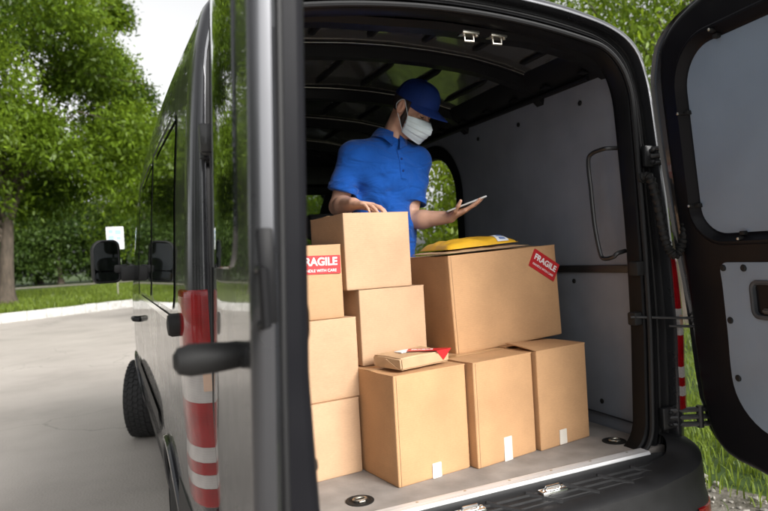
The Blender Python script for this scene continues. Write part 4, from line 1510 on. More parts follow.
# ================================================================ THE MAN
class Vol:
    def __init__(self, lo, hi, h):
        self.lo = np.array(lo, float)
        self.h = h
        self.n = np.ceil((np.array(hi) - self.lo) / h).astype(int) + 1
        self.d = np.full(self.n, 0.3, np.float32)
    def region(self, lo, hi):
        a = np.clip(np.floor((np.array(lo) - self.lo) / self.h).astype(int), 0, self.n)
        b = np.clip(np.ceil((np.array(hi) - self.lo) / self.h).astype(int) + 1, 0, self.n)
        sl_ = tuple(slice(i, j) for i, j in zip(a, b))
        g = np.meshgrid(*[self.lo[k] + self.h * np.arange(a[k], b[k]) for k in range(3)], indexing='ij')
        return sl_, np.stack(g, -1).astype(np.float32)
    def put(self, lo, hi, f, k=0.01, op='u'):
        m = k + 3 * self.h
        sl_, P = self.region(np.array(lo) - m, np.array(hi) + m)
        if P.size == 0:
            return
        e = f(P).astype(np.float32)
        c = self.d[sl_]
        if op == 'u':
            hh = np.clip(0.5 + 0.5 * (c - e) / k, 0, 1)
            self.d[sl_] = c * (1 - hh) + e * hh - k * hh * (1 - hh)
        else:
            hh = np.clip(0.5 - 0.5 * (c + e) / k, 0, 1)
            self.d[sl_] = c * (1 - hh) - e * hh + k * hh * (1 - hh)
    def cap(self, a, b, ra, rb, k=0.01, op='u', cut=None):
        a = np.array(a, float)
        b = np.array(b, float)
        R_ = max(ra, rb)
        def f(P):
            ab = b - a
            t = np.clip(((P - a) @ ab) / (ab @ ab), 0, 1)
            d = np.linalg.norm(P - a - t[..., None] * ab, axis=-1) - (ra + (rb - ra) * t)
            if cut is not None:
                u = ab / np.linalg.norm(ab)
                d = np.maximum(d, (P - a) @ u - cut * np.linalg.norm(ab))
            return d
        self.put(np.minimum(a, b) - R_, np.maximum(a, b) + R_, f, k, op)
    def ell(self, c, r, R=None, k=0.01, op='u'):
        c = np.array(c, float)
        r = np.array(r, float)
        B = np.eye(3) if R is None else np.array(R)      # columns = local axes
        ext = np.abs(B) @ r
        def f(P):
            q = (P - c) @ B
            k0 = np.linalg.norm(q / r, axis=-1)
            k1 = np.linalg.norm(q / (r * r), axis=-1)
            return k0 * (k0 - 1) / np.maximum(k1, 1e-6)
        self.put(c - ext, c + ext, f, k, op)
    def disp(self, f):
        g = np.meshgrid(*[self.lo[k] + self.h * np.arange(self.n[k]) for k in range(3)], indexing='ij')
        self.d += f(*g).astype(np.float32)
    def mesh(self):
        d = self.d
        h = self.h
        s = d < 0
        n = np.array(d.shape) - 1
        cnt = np.zeros(n, np.int8)
        for i in (0, 1):
            for j in (0, 1):
                for k in (0, 1):
                    cnt += s[i:i + n[0], j:j + n[1], k:k + n[2]]
        act = np.argwhere((cnt > 0) & (cnt < 8))
        idx = np.full(n, -1, np.int64)
        idx[tuple(act.T)] = np.arange(len(act))
        acc = np.zeros((len(act), 3))
        num = np.zeros(len(act))
        cs = [(i, j, k) for i in (0, 1) for j in (0, 1) for k in (0, 1)]
        for a in cs:
            for ax in range(3):
                if a[ax]:
                    continue
                b = list(a)
                b[ax] = 1
                pa = act + a
                pb = act + b
                da = d[tuple(pa.T)]
                db = d[tuple(pb.T)]
                x = (da < 0) != (db < 0)
                t = np.where(x, da / np.where(x, da - db, 1), 0)
                acc += np.where(x[:, None], pa + t[:, None] * (np.array(b) - a), 0)
                num += x
        V = self.lo + h * acc / num[:, None]
        F = []
        for ax in range(3):
            u, v = (ax + 1) % 3, (ax + 2) % 3
            sa = [slice(None)] * 3
            sb = [slice(None)] * 3
            sa[ax] = slice(0, -1)
            sb[ax] = slice(1, None)
            x = s[tuple(sa)] != s[tuple(sb)]
            e = np.argwhere(x)
            ok = (e[:, u] > 0) & (e[:, v] > 0) & (e[:, u] < n[u]) & (e[:, v] < n[v])
            e = e[ok]
            neg = s[tuple(e.T)]
            q = []
            for du, dv in ((0, 0), (1, 0), (1, 1), (0, 1)):
                c = e.copy()
                c[:, u] -= du
                c[:, v] -= dv
                q.append(idx[tuple(c.T)])
            q = np.stack(q, 1)
            q[~neg] = q[~neg][:, ::-1]
            F.append(q)
        F = np.concatenate(F)
        return V, F[:, ::1]

def vol_obj(vol, name, m, parent):
    V, F = vol.mesh()
    a, b, c = V[F[:, 0]], V[F[:, 1]], V[F[:, 2]]
    ctr = V.mean(0)
    o = link_mesh(name, V, F.tolist(), m, parent)
    bm = bmesh.new()
    bm.from_mesh(o.data)
    bmesh.ops.recalc_face_normals(bm, faces=bm.faces)
    bmesh.ops.smooth_vert(bm, verts=bm.verts, factor=0.5, use_axis_x=True, use_axis_y=True, use_axis_z=True)
    bm.to_mesh(o.data)
    bm.free()
    return o

man = empty('person', (0.11, 1.02, 0.69), 'man in blue polo shirt, navy cap and face mask looking at a tablet', 'person')
M['skin'] = mat('skin', (0.58, 0.335, 0.235), 0.48, noise=0.10, nscale=30, bump=0.08, bscale=250)
M['skin'].node_tree.nodes['Principled BSDF'].inputs['Subsurface Weight'].default_value = 0.12
M['skin'].node_tree.nodes['Principled BSDF'].inputs['Subsurface Radius'].default_value = (0.012, 0.005, 0.003)
M['skin'].node_tree.nodes['Principled BSDF'].inputs['Subsurface Scale'].default_value = 0.4
M['shirt'] = mat('blue_pique', (0.006, 0.082, 0.385), 0.85, spec=0.2, noise=0.10, nscale=12, bump=0.25, bscale=420, sheen=0.15)
def wrinkles(m, scale, stretch, strength, dist):
    n = m.node_tree.nodes
    L = m.node_tree.links
    b = n['Principled BSDF']
    tc = n.new('ShaderNodeTexCoord')
    mp = n.new('ShaderNodeMapping')
    mp.inputs['Scale'].default_value = stretch
    mp.inputs['Rotation'].default_value = (0.0, 0.5, 0.0)
    t = n.new('ShaderNodeTexNoise')
    t.inputs['Scale'].default_value = scale
    t.inputs['Detail'].default_value = 2.5
    t.inputs['Distortion'].default_value = 0.8
    bp = n.new('ShaderNodeBump')
    bp.inputs['Strength'].default_value = strength
    bp.inputs['Distance'].default_value = dist
    L.new(tc.outputs['Object'], mp.inputs[0])
    L.new(mp.outputs[0], t.inputs['Vector'])
    L.new(t.outputs['Fac'], bp.inputs['Height'])
    old = b.inputs['Normal'].links[0].from_socket if b.inputs['Normal'].links else None
    if old:
        L.new(old, bp.inputs['Normal'])
    L.new(bp.outputs[0], b.inputs['Normal'])
wrinkles(M['shirt'], 7, (1.0, 1.0, 1.9), 0.9, 0.035)
M['capcloth'] = mat('navy_cap_cloth', (0.005, 0.024, 0.14), 0.8, spec=0.25, noise=0.12, nscale=18, bump=0.2, bscale=500)
M['mask'] = mat('mask_fabric', (0.66, 0.77, 0.81), 0.75, spec=0.2, bump=0.12, bscale=220)
wrinkles(M['mask'], 22, (0.5, 0.5, 2.2), 0.6, 0.006)
M['hair'] = mat('dark_brown_hair', (0.022, 0.013, 0.009), 0.6, noise=0.4, nscale=60, bump=0.6, bscale=260)
M['trousers'] = mat('navy_trousers', (0.012, 0.02, 0.055), 0.85, noise=0.15, nscale=12, bump=0.3, bscale=300)
M['tablet'] = mat('pale_tablet_shell', (0.55, 0.56, 0.56), 0.3, metal=0.3)
M['screen'] = mat('dark_screen', (0.02, 0.022, 0.026), 0.08, coat=1.0)

SH_R, SH_L = np.array((-0.040, 1.00, 2.035)), np.array((0.315, 0.985, 2.010))
EL_R, WR_R = np.array((-0.118, 1.025, 1.790)), np.array((-0.128, 0.795, 1.781))
EL_L, WR_L = np.array((0.225, 0.955, 1.705)), np.array((0.365, 0.775, 1.705))
HC_ = np.array((0.258, 0.905, 2.258))
FV = Vector((0.40, -0.72, -0.56)).normalized()
UV_ = (Vector((0, 0, 1)) - FV * FV.z).normalized()
SV = FV.cross(UV_)                        # his right
HB = np.array([SV[:], FV[:], UV_[:]]).T   # columns: right, forward, up
HS_ = 1.06
def hp(x, y, z):
    return HC_ + HS_ * (HB @ np.array((x, y, z), float))

def hand_bones(vol, wr, dirv, pn, thumb_side, curl, spread, sc=1.0, thumb_out=0.7, thumb_curl=0.3):
    """dirv: towards the fingers, pn: out of the palm, thumb_side: unit vector towards the thumb"""
    d = Vector(dirv).normalized()
    pn = (Vector(pn) - d * Vector(pn).dot(d)).normalized()
    s = d.cross(pn)
    if s.dot(Vector(thumb_side)) < 0:
        s = -s
    w_ = Vector(wr)
    off = (0.030, 0.010, -0.010, -0.028)
    lens = ((0.043, 0.026, 0.021), (0.048, 0.029, 0.022), (0.044, 0.027, 0.021), (0.034, 0.020, 0.018))
    pal = (0.090, 0.092, 0.086, 0.078)
    tips = []
    for i in range(4):
        root = w_ + s * off[i] * 0.55 * sc + d * 0.012 * sc
        kn = w_ + s * off[i] * sc * 1.05 + d * pal[i] * sc
        vol.cap(root, kn, 0.0145 * sc, 0.0112 * sc, 0.014)
        a = 0.0
        p = kn
        sp = (i - 1.5) * -spread
        for j in range(3):
            a += curl[i] * (0.8, 1.1, 0.8)[j]
            dv = (d * math.cos(a) + pn * math.sin(a) + s * sp * math.cos(a)).normalized()
            q = p + dv * lens[i][j] * sc
            r0 = (0.0098, 0.0090, 0.0082)[j] * sc * (0.88 if i == 3 else 1)
            r1 = (0.0090, 0.0082, 0.0068)[j] * sc * (0.88 if i == 3 else 1)
            vol.cap(p, q, r0, r1, 0.003 if j else 0.005)
            p = q
        tips.append(p)
    # heel of the hand and thumb
    vol.ell(w_ + d * 0.045 * sc + pn * 0.004, (0.036 * sc, 0.045 * sc, 0.015 * sc), np.array([s[:], d[:], pn[:]]).T, 0.012)
    t0 = w_ + s * 0.020 * sc + d * 0.022 * sc + pn * 0.006 * sc
    t1 = t0 + (s * thumb_out + d * 0.75 + pn * 0.25).normalized() * 0.046 * sc
    t2 = t1 + (s * thumb_out * 0.5 + d * 0.9 + pn * (0.15 + thumb_curl)).normalized() * 0.034 * sc
    t3 = t2 + (s * thumb_out * 0.2 + d * 0.95 + pn * (0.2 + thumb_curl * 1.4)).normalized() * 0.027 * sc
    vol.cap(t0, t1, 0.0155 * sc, 0.0115 * sc, 0.012)
    vol.cap(t1, t2, 0.0112 * sc, 0.0102 * sc, 0.004)
    vol.cap(t2, t3, 0.0102 * sc, 0.0078 * sc, 0.003)
    return tips, t3

bv = Vol((-0.30, 0.56, 0.68), (0.62, 1.22, 2.44), 0.0042)
# torso and legs (inside the clothes)
bv.cap((0.105, 1.03, 1.60), (0.12, 1.02, 1.78), 0.085, 0.085, 0.03)
bv.cap((0.12, 1.02, 1.78), (0.135, 1.005, 1.96), 0.085, 0.085, 0.04)
bv.cap(SH_R + (0.05, 0, -0.02), SH_L - (0.05, 0, 0.02), 0.065, 0.065, 0.05)
for x, y0 in ((-0.02, 1.0), (0.17, 1.05)):
    bv.cap((x * 0.9 + 0.01, 1.02, 1.58), (x, y0, 1.14), 0.078, 0.052, 0.04)
    bv.cap((x, y0, 1.14), (x, y0 + 0.02, 0.76), 0.052, 0.036, 0.02)
    bv.cap((x, y0 + 0.03, 0.735), (x, y0 - 0.14, 0.722), 0.036, 0.030, 0.02)
# arms
for sh, el, wr in ((SH_R, EL_R, WR_R), (SH_L, EL_L, WR_L)):
    bv.cap(sh, el, 0.055, 0.044, 0.03)
    m_ = el + (wr - el) * 0.35
    bv.cap(el, m_, 0.044, 0.045, 0.02)
    bv.cap(m_, wr, 0.045, 0.029, 0.02)
# neck
nb = np.array((0.160, 0.985, 2.085))
bv.cap(nb, hp(0.0, -0.035, -0.055), 0.064, 0.058, 0.04)
# head
bv.ell(hp(0, -0.012, 0.03), np.array((0.077, 0.098, 0.100)) * HS_, HB, 0.02)
bv.ell(hp(0, 0.022, -0.045), np.array((0.062, 0.070, 0.085)) * HS_, HB, 0.03)
bv.cap(hp(0.05, -0.005, -0.062), hp(0.018, 0.068, -0.102), 0.022, 0.020, 0.03)
bv.cap(hp(-0.05, -0.005, -0.062), hp(-0.018, 0.068, -0.102), 0.022, 0.020, 0.03)
bv.ell(hp(0, 0.074, -0.100), np.array((0.026, 0.022, 0.020)) * HS_, HB, 0.02)
for s_ in (-1, 1):
    bv.ell(hp(0.031 * s_, 0.096, 0.004), np.array((0.021, 0.014, 0.015)) * HS_, HB, 0.012, 's')       # sockets
    bv.ell(hp(0.031 * s_, 0.077, 0.002), np.array((0.0145, 0.0135, 0.0125)) * HS_, HB, 0.004)         # lids over the eyes
    bv.cap(hp(0.014 * s_, 0.092, 0.024), hp(0.048 * s_, 0.078, 0.026), 0.009, 0.008, 0.012)           # brow
    bv.ell(hp(0.043 * s_, 0.068, -0.030), np.array((0.022, 0.018, 0.020)) * HS_, HB, 0.02)            # cheek
    bv.ell(hp(0.079 * s_, -0.012, -0.004), np.array((0.009, 0.020, 0.033)) * HS_, HB, 0.006)          # ear
    bv.ell(hp(0.088 * s_, -0.008, -0.002), np.array((0.006, 0.011, 0.020)) * HS_, HB, 0.004, 's')
bv.cap(hp(0, 0.088, 0.012), hp(0, 0.110, -0.030), 0.008, 0.012, 0.012)
bv.ell(hp(0, 0.104, -0.034), np.array((0.017, 0.013, 0.010)) * HS_, HB, 0.008)
bv.cap(hp(-0.02, 0.086, -0.066), hp(0.02, 0.086, -0.066), 0.008, 0.008, 0.008)
bv.cap(hp(-0.018, 0.084, -0.078), hp(0.018, 0.084, -0.078), 0.008, 0.008, 0.006)
# hands: the right one lies on the top box, the left one carries the tablet
hand_bones(bv, WR_R + (0, 0, -0.002), (0.40, -0.91, -0.10), (0.0, -0.10, -1.0), (0.95, 0.25, 0.0), (0.30, 0.26, 0.28, 0.33), 0.10, 1.0)
TX = Vector((0.80, -0.46, 0.30)).normalized()       # long axis of the tablet
tips, tt_ = hand_bones(bv, WR_L, (0.62, -0.70, 0.33), (-0.25, 0.10, 0.95), (-0.45, -0.85, 0.1), (0.14, 0.13, 0.16, 0.22), 0.04, 1.0, thumb_out=0.9, thumb_curl=0.35)
body = vol_obj(bv, 'body', M['skin'], man)

# polo shirt
sv = Vol((-0.30, 0.78, 1.44), (0.50, 1.24, 2.20), 0.0042)
sv.ell((0.135, 1.00, 1.94), (0.183, 0.124, 0.165), None, 0.02)
sv.ell((0.118, 1.015, 1.72), (0.160, 0.128, 0.26), None, 0.06)
sv.cap((0.105, 1.02, 1.62), (0.105, 1.02, 1.45), 0.14, 0.15, 0.08)
sv.cap(SH_R + (0.035, 0, -0.012), SH_L - (0.035, 0, 0.012), 0.074, 0.074, 0.05)
sv.cap(nb + (0, 0.01, 0.0), SH_R + (0.02, 0, 0.008), 0.070, 0.062, 0.04)
sv.cap(nb + (0, 0.01, 0.0), SH_L + (-0.02, 0, 0.008), 0.070, 0.062, 0.04)
for sh, el in ((SH_R, EL_R), (SH_L, EL_L)):
    sv.cap(sh, el, 0.068, 0.076, 0.035, cut=0.70)
def folds(x, y, z):
    a = np.sin(34 * (z - 1.9) + 22 * (x - 0.1) + 3 * np.sin(9 * x)) * 0.0024
    b = np.sin(46 * (z - 1.75) - 30 * (x - 0.1) + 2.5 * np.sin(13 * z)) * 0.0022
    c = np.sin(20 * (x - 0.05) + 5 * np.sin(6 * z) + 14 * y) * 0.0028
    low = np.clip((2.03 - z) / 0.20, 0.2, 1)
    e = np.abs(np.sin(26 * (z - 0.45 * np.abs(x - 0.13) - 0.02 * np.sin(30 * x)))) ** 3 * 0.004 * np.clip((1.92 - z) / 0.15, 0, 1)
    return ((a + b) * 2.2 + c * 2.2) * low - 1.8 * e
sv.disp(folds)
sv.d[:, :, 0:2] = 0.1
shirt = vol_obj(sv, 'polo_shirt', M['shirt'], man)
# collar, placket, buttons, sleeve bands
def loop_pts(ax, rx, ry, tilt, c, n=40, a0=0.0, a1=2 * math.pi):
    return [Vector(c) + tilt @ Vector((rx * math.cos(a), ry * math.sin(a), 0)) for a in np.linspace(a0, a1, n)]
ncx = (Vector(hp(0.0, -0.035, -0.055)) - Vector(nb)).normalized()
Rn = Vector((0, 0, 1)).rotation_difference((ncx + Vector((0, 0.25, 0.5))).normalized()).to_matrix()
mb = MB()
c0 = Vector(nb) + Vector((0.002, 0.004, 0.030))
rows = []
for (rs, h_) in ((0.082, -0.016), (0.077, 0.020), (0.075, 0.038), (0.078, 0.040), (0.086, 0.026), (0.097, 0.004), (0.103, -0.014), (0.100, -0.016), (0.092, 0.0), (0.084, 0.014)):
    r = []
    for a in np.linspace(math.radians(-78), math.radians(258), 44):
        # front opening near -Y
        edge = min(abs(a - math.radians(-78)), abs(a - math.radians(258)))
        pt_ = max(0, 1 - edge / 0.55)
        ext = 0.030 * pt_ ** 1.5 * (1 if rs > 0.09 else 0)
        q = Vector((rs * 0.98 * math.cos(a), rs * 0.96 * math.sin(a), h_ - ext - 0.020 * max(0, -math.sin(a)) ** 2))
        q.y -= 0.3 * ext
        r.append(c0 + Rn @ q)
    rows.append(r)
mb.rows(rows, closed=False)
mb.build('collar', M['shirt'], shirt)
def surf_y(x, z):
    """front surface of the shirt at (x, z)"""
    i = int(round((x - sv.lo[0]) / sv.h))
    k = int(round((z - sv.lo[2]) / sv.h))
    col_ = sv.d[i, :, k]
    j = int(np.argmax(col_ < 0))
    return sv.lo[1] + sv.h * (j - 1 + col_[j - 1] / (col_[j - 1] - col_[j] + 1e-9)) if j > 0 else 0.9
mb = MB()
rows = []
zz = np.linspace(1.905, 2.055, 10)
ctrx = [0.172 + 0.0 * (z - 1.9) for z in zz]
for z, x in zip(zz, ctrx):
    y = min(surf_y(x - 0.014, z), surf_y(x + 0.014, z), surf_y(x, z))
    rows.append([(x - 0.016, y + 0.004, z), (x - 0.014, y - 0.003, z), (x + 0.014, y - 0.003, z), (x + 0.016, y + 0.004, z)])
mb.rows(rows[::-1], closed=False)
mb.build('placket', M['shirt'], shirt)
for z in (1.945, 2.005):
    MB().lathe([(0.006, 0.0), (0.006, -0.003), (0.004, -0.004)], (0.172, surf_y(0.172, z) - 0.003, z), 'Y', 12).build('button', M['capcloth'], shirt)
for sh, el in ((SH_R, EL_R), (SH_L, EL_L)):
    u = Vector(el - sh)
    ln = u.length
    u.normalize()
    p = Vector(sh) + u * (0.70 * ln)
    q = u.orthogonal().normalized()
    b = u.cross(q)
    mb = MB()
    rows = []
    for r, d in ((0.0745, -0.028), (0.0775, -0.026), (0.0775, 0.002), (0.070, 0.003), (0.060, -0.004)):
        rows.append([p + u * d + (q * math.cos(a) + b * math.sin(a)) * r for a in np.linspace(0, 2 * math.pi, 33)[:-1]])
    mb.rows(rows)
    mb.build('sleeve_band', M['shirt'], shirt, sharp=60)

# trousers and shoes
tv = Vol((-0.22, 0.80, 0.70), (0.36, 1.24, 1.66), 0.009)
tv.ell((0.075, 1.02, 1.58), (0.15, 0.115, 0.10), None, 0.03)
for x, y0 in ((-0.02, 1.0), (0.17, 1.05)):
    tv.cap((x * 0.9 + 0.01, 1.02, 1.56), (x, y0, 1.14), 0.092, 0.068, 0.04)
    tv.cap((x, y0, 1.14), (x, y0 + 0.02, 0.77), 0.068, 0.058, 0.02)
vol_obj(tv, 'trousers', M['trousers'], man)
for x, y0 in ((-0.02, 1.0), (0.17, 1.05)):
    MB().box((x - 0.045, y0 - 0.20, 0.6905), (x + 0.045, y0 + 0.08, 0.775), 0.03, 4).build('shoe', M['rubber'], man)

# cap: crown, brim, button, seam beads
def head_mtx():
    m_ = Matrix.Identity(4)
    for i in range(3):
        for j in range(3):
            m_[i][j] = HB[i][j] * HS_
        m_[i][3] = HC_[i]
    return m_
HM = head_mtx()
CT = Matrix.Translation((0, 0.006, 0.044)) @ Matrix.Rotation(math.radians(1), 4, 'X') @ Matrix.Scale(1.03, 4)
mb = MB()
rows = []
for e in np.linspace(-0.06, math.pi / 2 - 0.02, 16):
    r = []
    for a in np.linspace(0, 2 * math.pi, 61)[:-1]:
        front = max(0, math.sin(a))
        ce = math.cos(max(0, e)) ** 0.8
        x = 0.0885 * ce * math.cos(a)
        y = (0.111 if math.sin(a) > 0 else 0.108) * ce * math.sin(a)
        z = 0.094 * math.sin(e) * (1 + 0.10 * front * math.cos(e)) + (0.0 if e >= 0 else 0.0)
        sm = 0.0012 * abs(math.sin(3 * a)) ** 0.3
        r.append(HM @ (CT @ Vector((x * (1 + sm * 8), y * (1 + sm * 8), z))))
    rows.append(r)
mb.rows(rows)
mb.add(rows[-1], [list(range(60))])
inner = [[HM @ (CT @ Vector((0.082 * math.cos(a), 0.103 * math.sin(a), z))) for a in np.linspace(0, 2 * math.pi, 61)[:-1]] for z in (-0.0056, 0.03)]
mb.rows([rows[0], inner[0], inner[1]])
capo = mb.build('cap', M['capcloth'], man, sharp=60)
mb = MB().lathe([(0.008, 0), (0.007, 0.004), (0.003, 0.006)], (0, 0, 0), 'Z', 12)
mb.build('button', M['capcloth'], capo, xf=HM @ CT @ Matrix.Translation((0, 0, 0.0935)))
# strap at the back
mb = MB()
mb.rows([[HM @ (CT @ Vector((0.0915 * math.cos(a), 0.1115 * math.sin(a), z))) for a in np.linspace(math.radians(215), math.radians(325), 16)] for z in (-0.004, 0.014)], closed=False)
mb.build('strap', M['capcloth'], capo)
# stitched seams of the crown
mb = MB()
for a in np.linspace(0, math.pi, 4)[:-1]:
    pass
for a in np.radians([30, 90, 150, 210, 270, 330]):
    P = []
    for e in np.linspace(0.02, math.pi / 2 - 0.03, 14):
        front = max(0, math.sin(a))
        ce = math.cos(e) ** 0.8
        P.append(HM @ (CT @ Vector((0.0892 * ce * math.cos(a), (0.112 if math.sin(a) > 0 else 0.109) * ce * math.sin(a), 0.0945 * math.sin(e) * (1 + 0.10 * front * math.cos(e))))))
    mb.tube(P, 0.0011, 5)
mb.build('seam', M['capcloth'], capo)
# brim
mb = MB()
top, bot = [], []
for t in np.linspace(0, 1, 10):
    rt, rb = [], []
    for a in np.linspace(math.radians(18), math.radians(162), 33):
        x0, y0 = 0.088 * math.cos(a), 0.110 * math.sin(a)
        edge = math.sin((a - math.radians(18)) / math.radians(144) * math.pi) ** 0.55
        ln = 0.078 * edge
        x = x0 * (1 - 0.02 * t)
        y = y0 + ln * t
        z = -0.002 - 0.020 * t * edge - 0.75 * x * x / 0.09 * (0.25 + 0.75 * t) * 0.42
        rt.append(HM @ (CT @ Vector((x, y, z + 0.0022))))
        rb.append(HM @ (CT @ Vector((x, y, z - 0.0012))))
    top.append(rt)
    bot.append(rb)
mb.rows(top[::-1], closed=False)
mb.rows(bot, closed=False)
mb.rows([bot[-1], top[-1]], closed=False)
mb.build('brim', M['capcloth'], capo, sharp=60)

# hair: back and sides below the cap, sideburns, beard, brows
hv = Vol(HC_ - 0.17, HC_ + 0.17, 0.0042)
def head_shell(P):
    q = (P - HC_) @ HB / HS_
    c1 = np.array((0, -0.012, 0.03))
    r1 = np.array((0.0795, 0.1015, 0.104))
    u = q - c1
    k0 = np.linalg.norm(u / r1, axis=-1)
    k1 = np.linalg.norm(u / r1 ** 2, axis=-1)
    d = k0 * (k0 - 1) / np.maximum(k1, 1e-6)
    x, y, z = q[..., 0], q[..., 1], q[..., 2]
    lim = np.maximum(z - 0.06, -0.075 - z)                       # below the cap, above the nape
    fr = np.where(z > 0.015, y - 0.046, y - 0.012 - 0.0 * z)     # hairline
    ear = 0.028 - np.sqrt((y + 0.012) ** 2 + (z + 0.006) ** 2 * 0.6) + np.where(np.abs(x) > 0.05, 0, -1)
    return np.maximum(np.maximum(d, lim), np.maximum(fr, ear)) * HS_
hv.put(HC_ - 0.17, HC_ + 0.17, head_shell, 0.002)
for s_ in (-1, 1):
    hv.cap(hp(0.0735 * s_, 0.022, 0.03), hp(0.066 * s_, 0.022, -0.045), 0.009, 0.013, 0.006)
    hv.cap(hp(0.066 * s_, 0.018, -0.045), hp(0.048 * s_, 0.030, -0.090), 0.014, 0.015, 0.01)
vol_obj(hv, 'hair', M['hair'], man)
for s_ in (-1, 1):
    mb = MB()
    mb.tube([hp(s_ * a, b, c) for a, b, c in ((0.012, 0.1005, 0.027), (0.026, 0.098, 0.033), (0.042, 0.088, 0.031), (0.051, 0.078, 0.024))], [0.003, 0.0045, 0.004, 0.002], 8)
    mb.build('eyebrow', M['hair'], man)
    mb = MB()
    mb.tube([hp(s_ * a, b, c) for a, b, c in ((0.018, 0.0885, -0.003), (0.026, 0.0915, -0.0075), (0.035, 0.0905, -0.0075), (0.044, 0.0845, -0.002))], [0.0012, 0.0020, 0.0020, 0.0012], 6)
    mb.build('eyelash', M['hair'], man)

# face mask with three pleats, ear loops
mb = MB()
rows = []
def mask_pt(u, v):
    """u -1..1 across, v 0 (nose) .. 1 (under the chin)"""
    az = u * math.radians(74)
    z = -0.014 * (1 - abs(u)) - 0.024 * abs(u) ** 1.5 + (-0.114 + 0.034 * abs(u) ** 1.5) * v
    rx = 0.081 + 0.007 * math.sin(math.pi * v)
    ry = 0.094 + 0.020 * math.sin(math.pi * min(1, v * 1.05)) + 0.006 * v
    nose = 0.026 * math.exp(-(u / 0.24) ** 2) * math.exp(-((v - 0.26) / 0.32) ** 2)
    pl = 0.0055 * (((v * 4.2) % 1.0) - 0.5) * (0.15 < v < 0.88)
    x = rx * math.sin(az) * (1.0 - 0.08 * v)
    y = 0.012 + ry * math.cos(az) ** 0.85 * 1.02 + nose + pl
    return hp(x, y, z)
for v in np.linspace(0, 1, 36):
    rows.append([mask_pt(u, v) for u in np.linspace(-1, 1, 41)])
mb.rows(rows, closed=False)
fm = mb.build('face_mask', M['mask'], man, sharp=70)
sm_ = fm.modifiers.new('thickness', 'SOLIDIFY')
sm_.thickness = 0.0015
for s_ in (-1, 1):
    mb = MB()
    ear = [hp(s_ * 0.078, -0.030, 0.018), hp(s_ * 0.082, -0.036, -0.002), hp(s_ * 0.078, -0.030, -0.022)]
    P = catmull([mask_pt(s_ * 0.97, 0.05), hp(s_ * 0.0815, 0.016, 0.012), hp(s_ * 0.0825, -0.006, 0.032)] + ear + [hp(s_ * 0.077, -0.005, -0.044), mask_pt(s_ * 0.97, 0.92)], 6)
    mb.tube(P, 0.0016, 6)
    mb.build('ear_loop', M['mask'], fm)

# tablet carried on the left palm
TN = Vector((-0.28, 0.10, 0.95))
TN = (TN - TX * TN.dot(TX)).normalized()
TY = TN.cross(TX)
tc_ = Vector(WR_L) + Vector((0.62, -0.70, 0.33)).normalized() * 0.085 + TX * 0.012 + TN * 0.026
TM = Matrix(((TX.x, TY.x, TN.x, tc_.x), (TX.y, TY.y, TN.y, tc_.y), (TX.z, TY.z, TN.z, tc_.z), (0, 0, 0, 1)))
mb = MB().box((-0.10, -0.062, -0.0045), (0.10, 0.062, 0.0045), 0.004, 3)
tab = mb.build('tablet', M['tablet'], None, xf=TM)
tag(tab, 'thin pale tablet held on the man\'s open hand', 'tablet')
mb = MB().box((-0.092, -0.055, 0.0046), (0.092, 0.055, 0.0052), 0.0)
mb.build('screen', M['screen'], tab, xf=TM, smooth=False)
# ================================================================ SURROUNDINGS
def ground_mat(name, stops, scale, bump=0.4, bscale=30, rough=0.9, fine=90, fineamt=0.35):
    m = bpy.data.materials.new(name)
    m.use_nodes = True
    n = m.node_tree.nodes
    L = m.node_tree.links
    b = n['Principled BSDF']
    b.inputs['Roughness'].default_value = rough
    b.inputs['Specular IOR Level'].default_value = 0.3
    tc = n.new('ShaderNodeTexCoord')
    a = n.new('ShaderNodeTexNoise')
    a.inputs['Scale'].default_value = scale
    a.inputs['Detail'].default_value = 7
    a.inputs['Roughness'].default_value = 0.62
    f = n.new('ShaderNodeTexNoise')
    f.inputs['Scale'].default_value = fine
    f.inputs['Detail'].default_value = 3
    L.new(tc.outputs['Object'], a.inputs['Vector'])
    L.new(tc.outputs['Object'], f.inputs['Vector'])
    ad = n.new('ShaderNodeMath')
    ad.operation = 'MULTIPLY_ADD'
    ad.inputs[1].default_value = fineamt
    L.new(f.outputs['Fac'], ad.inputs[0])
    L.new(a.outputs['Fac'], ad.inputs[2])
    sb = n.new('ShaderNodeMath')
    sb.operation = 'SUBTRACT'
    sb.inputs[1].default_value = fineamt / 2
    L.new(ad.outputs[0], sb.inputs[0])
    r = n.new('ShaderNodeValToRGB')
    while len(r.color_ramp.elements) < len(stops):
        r.color_ramp.elements.new(0.5)
    for e, (p, c) in zip(r.color_ramp.elements, stops):
        e.position = p
        e.color = (*c, 1)
    L.new(sb.outputs[0], r.inputs[0])
    L.new(r.outputs[0], b.inputs['Base Color'])
    t = n.new('ShaderNodeTexNoise')
    t.inputs['Scale'].default_value = bscale
    t.inputs['Detail'].default_value = 5
    L.new(tc.outputs['Object'], t.inputs['Vector'])
    bp = n.new('ShaderNodeBump')
    bp.inputs['Strength'].default_value = bump
    bp.inputs['Distance'].default_value = 0.02
    L.new(t.outputs['Fac'], bp.inputs['Height'])
    L.new(bp.outputs[0], b.inputs['Normal'])
    return m
M['soil'] = ground_mat('lawn_soil', [(0.3, (0.030, 0.040, 0.014)), (0.5, (0.050, 0.085, 0.022)), (0.7, (0.085, 0.12, 0.035))], 0.6, 0.6, 12)
M['asphalt'] = ground_mat('worn_asphalt', [(0.25, (0.36, 0.325, 0.297)), (0.5, (0.47, 0.428, 0.392)), (0.75, (0.54, 0.495, 0.455))], 0.55, 0.35, 55, 0.8, 120, 0.3)
M['path'] = ground_mat('pale_path', [(0.3, (0.22, 0.19, 0.16)), (0.7, (0.34, 0.30, 0.26))], 1.5)
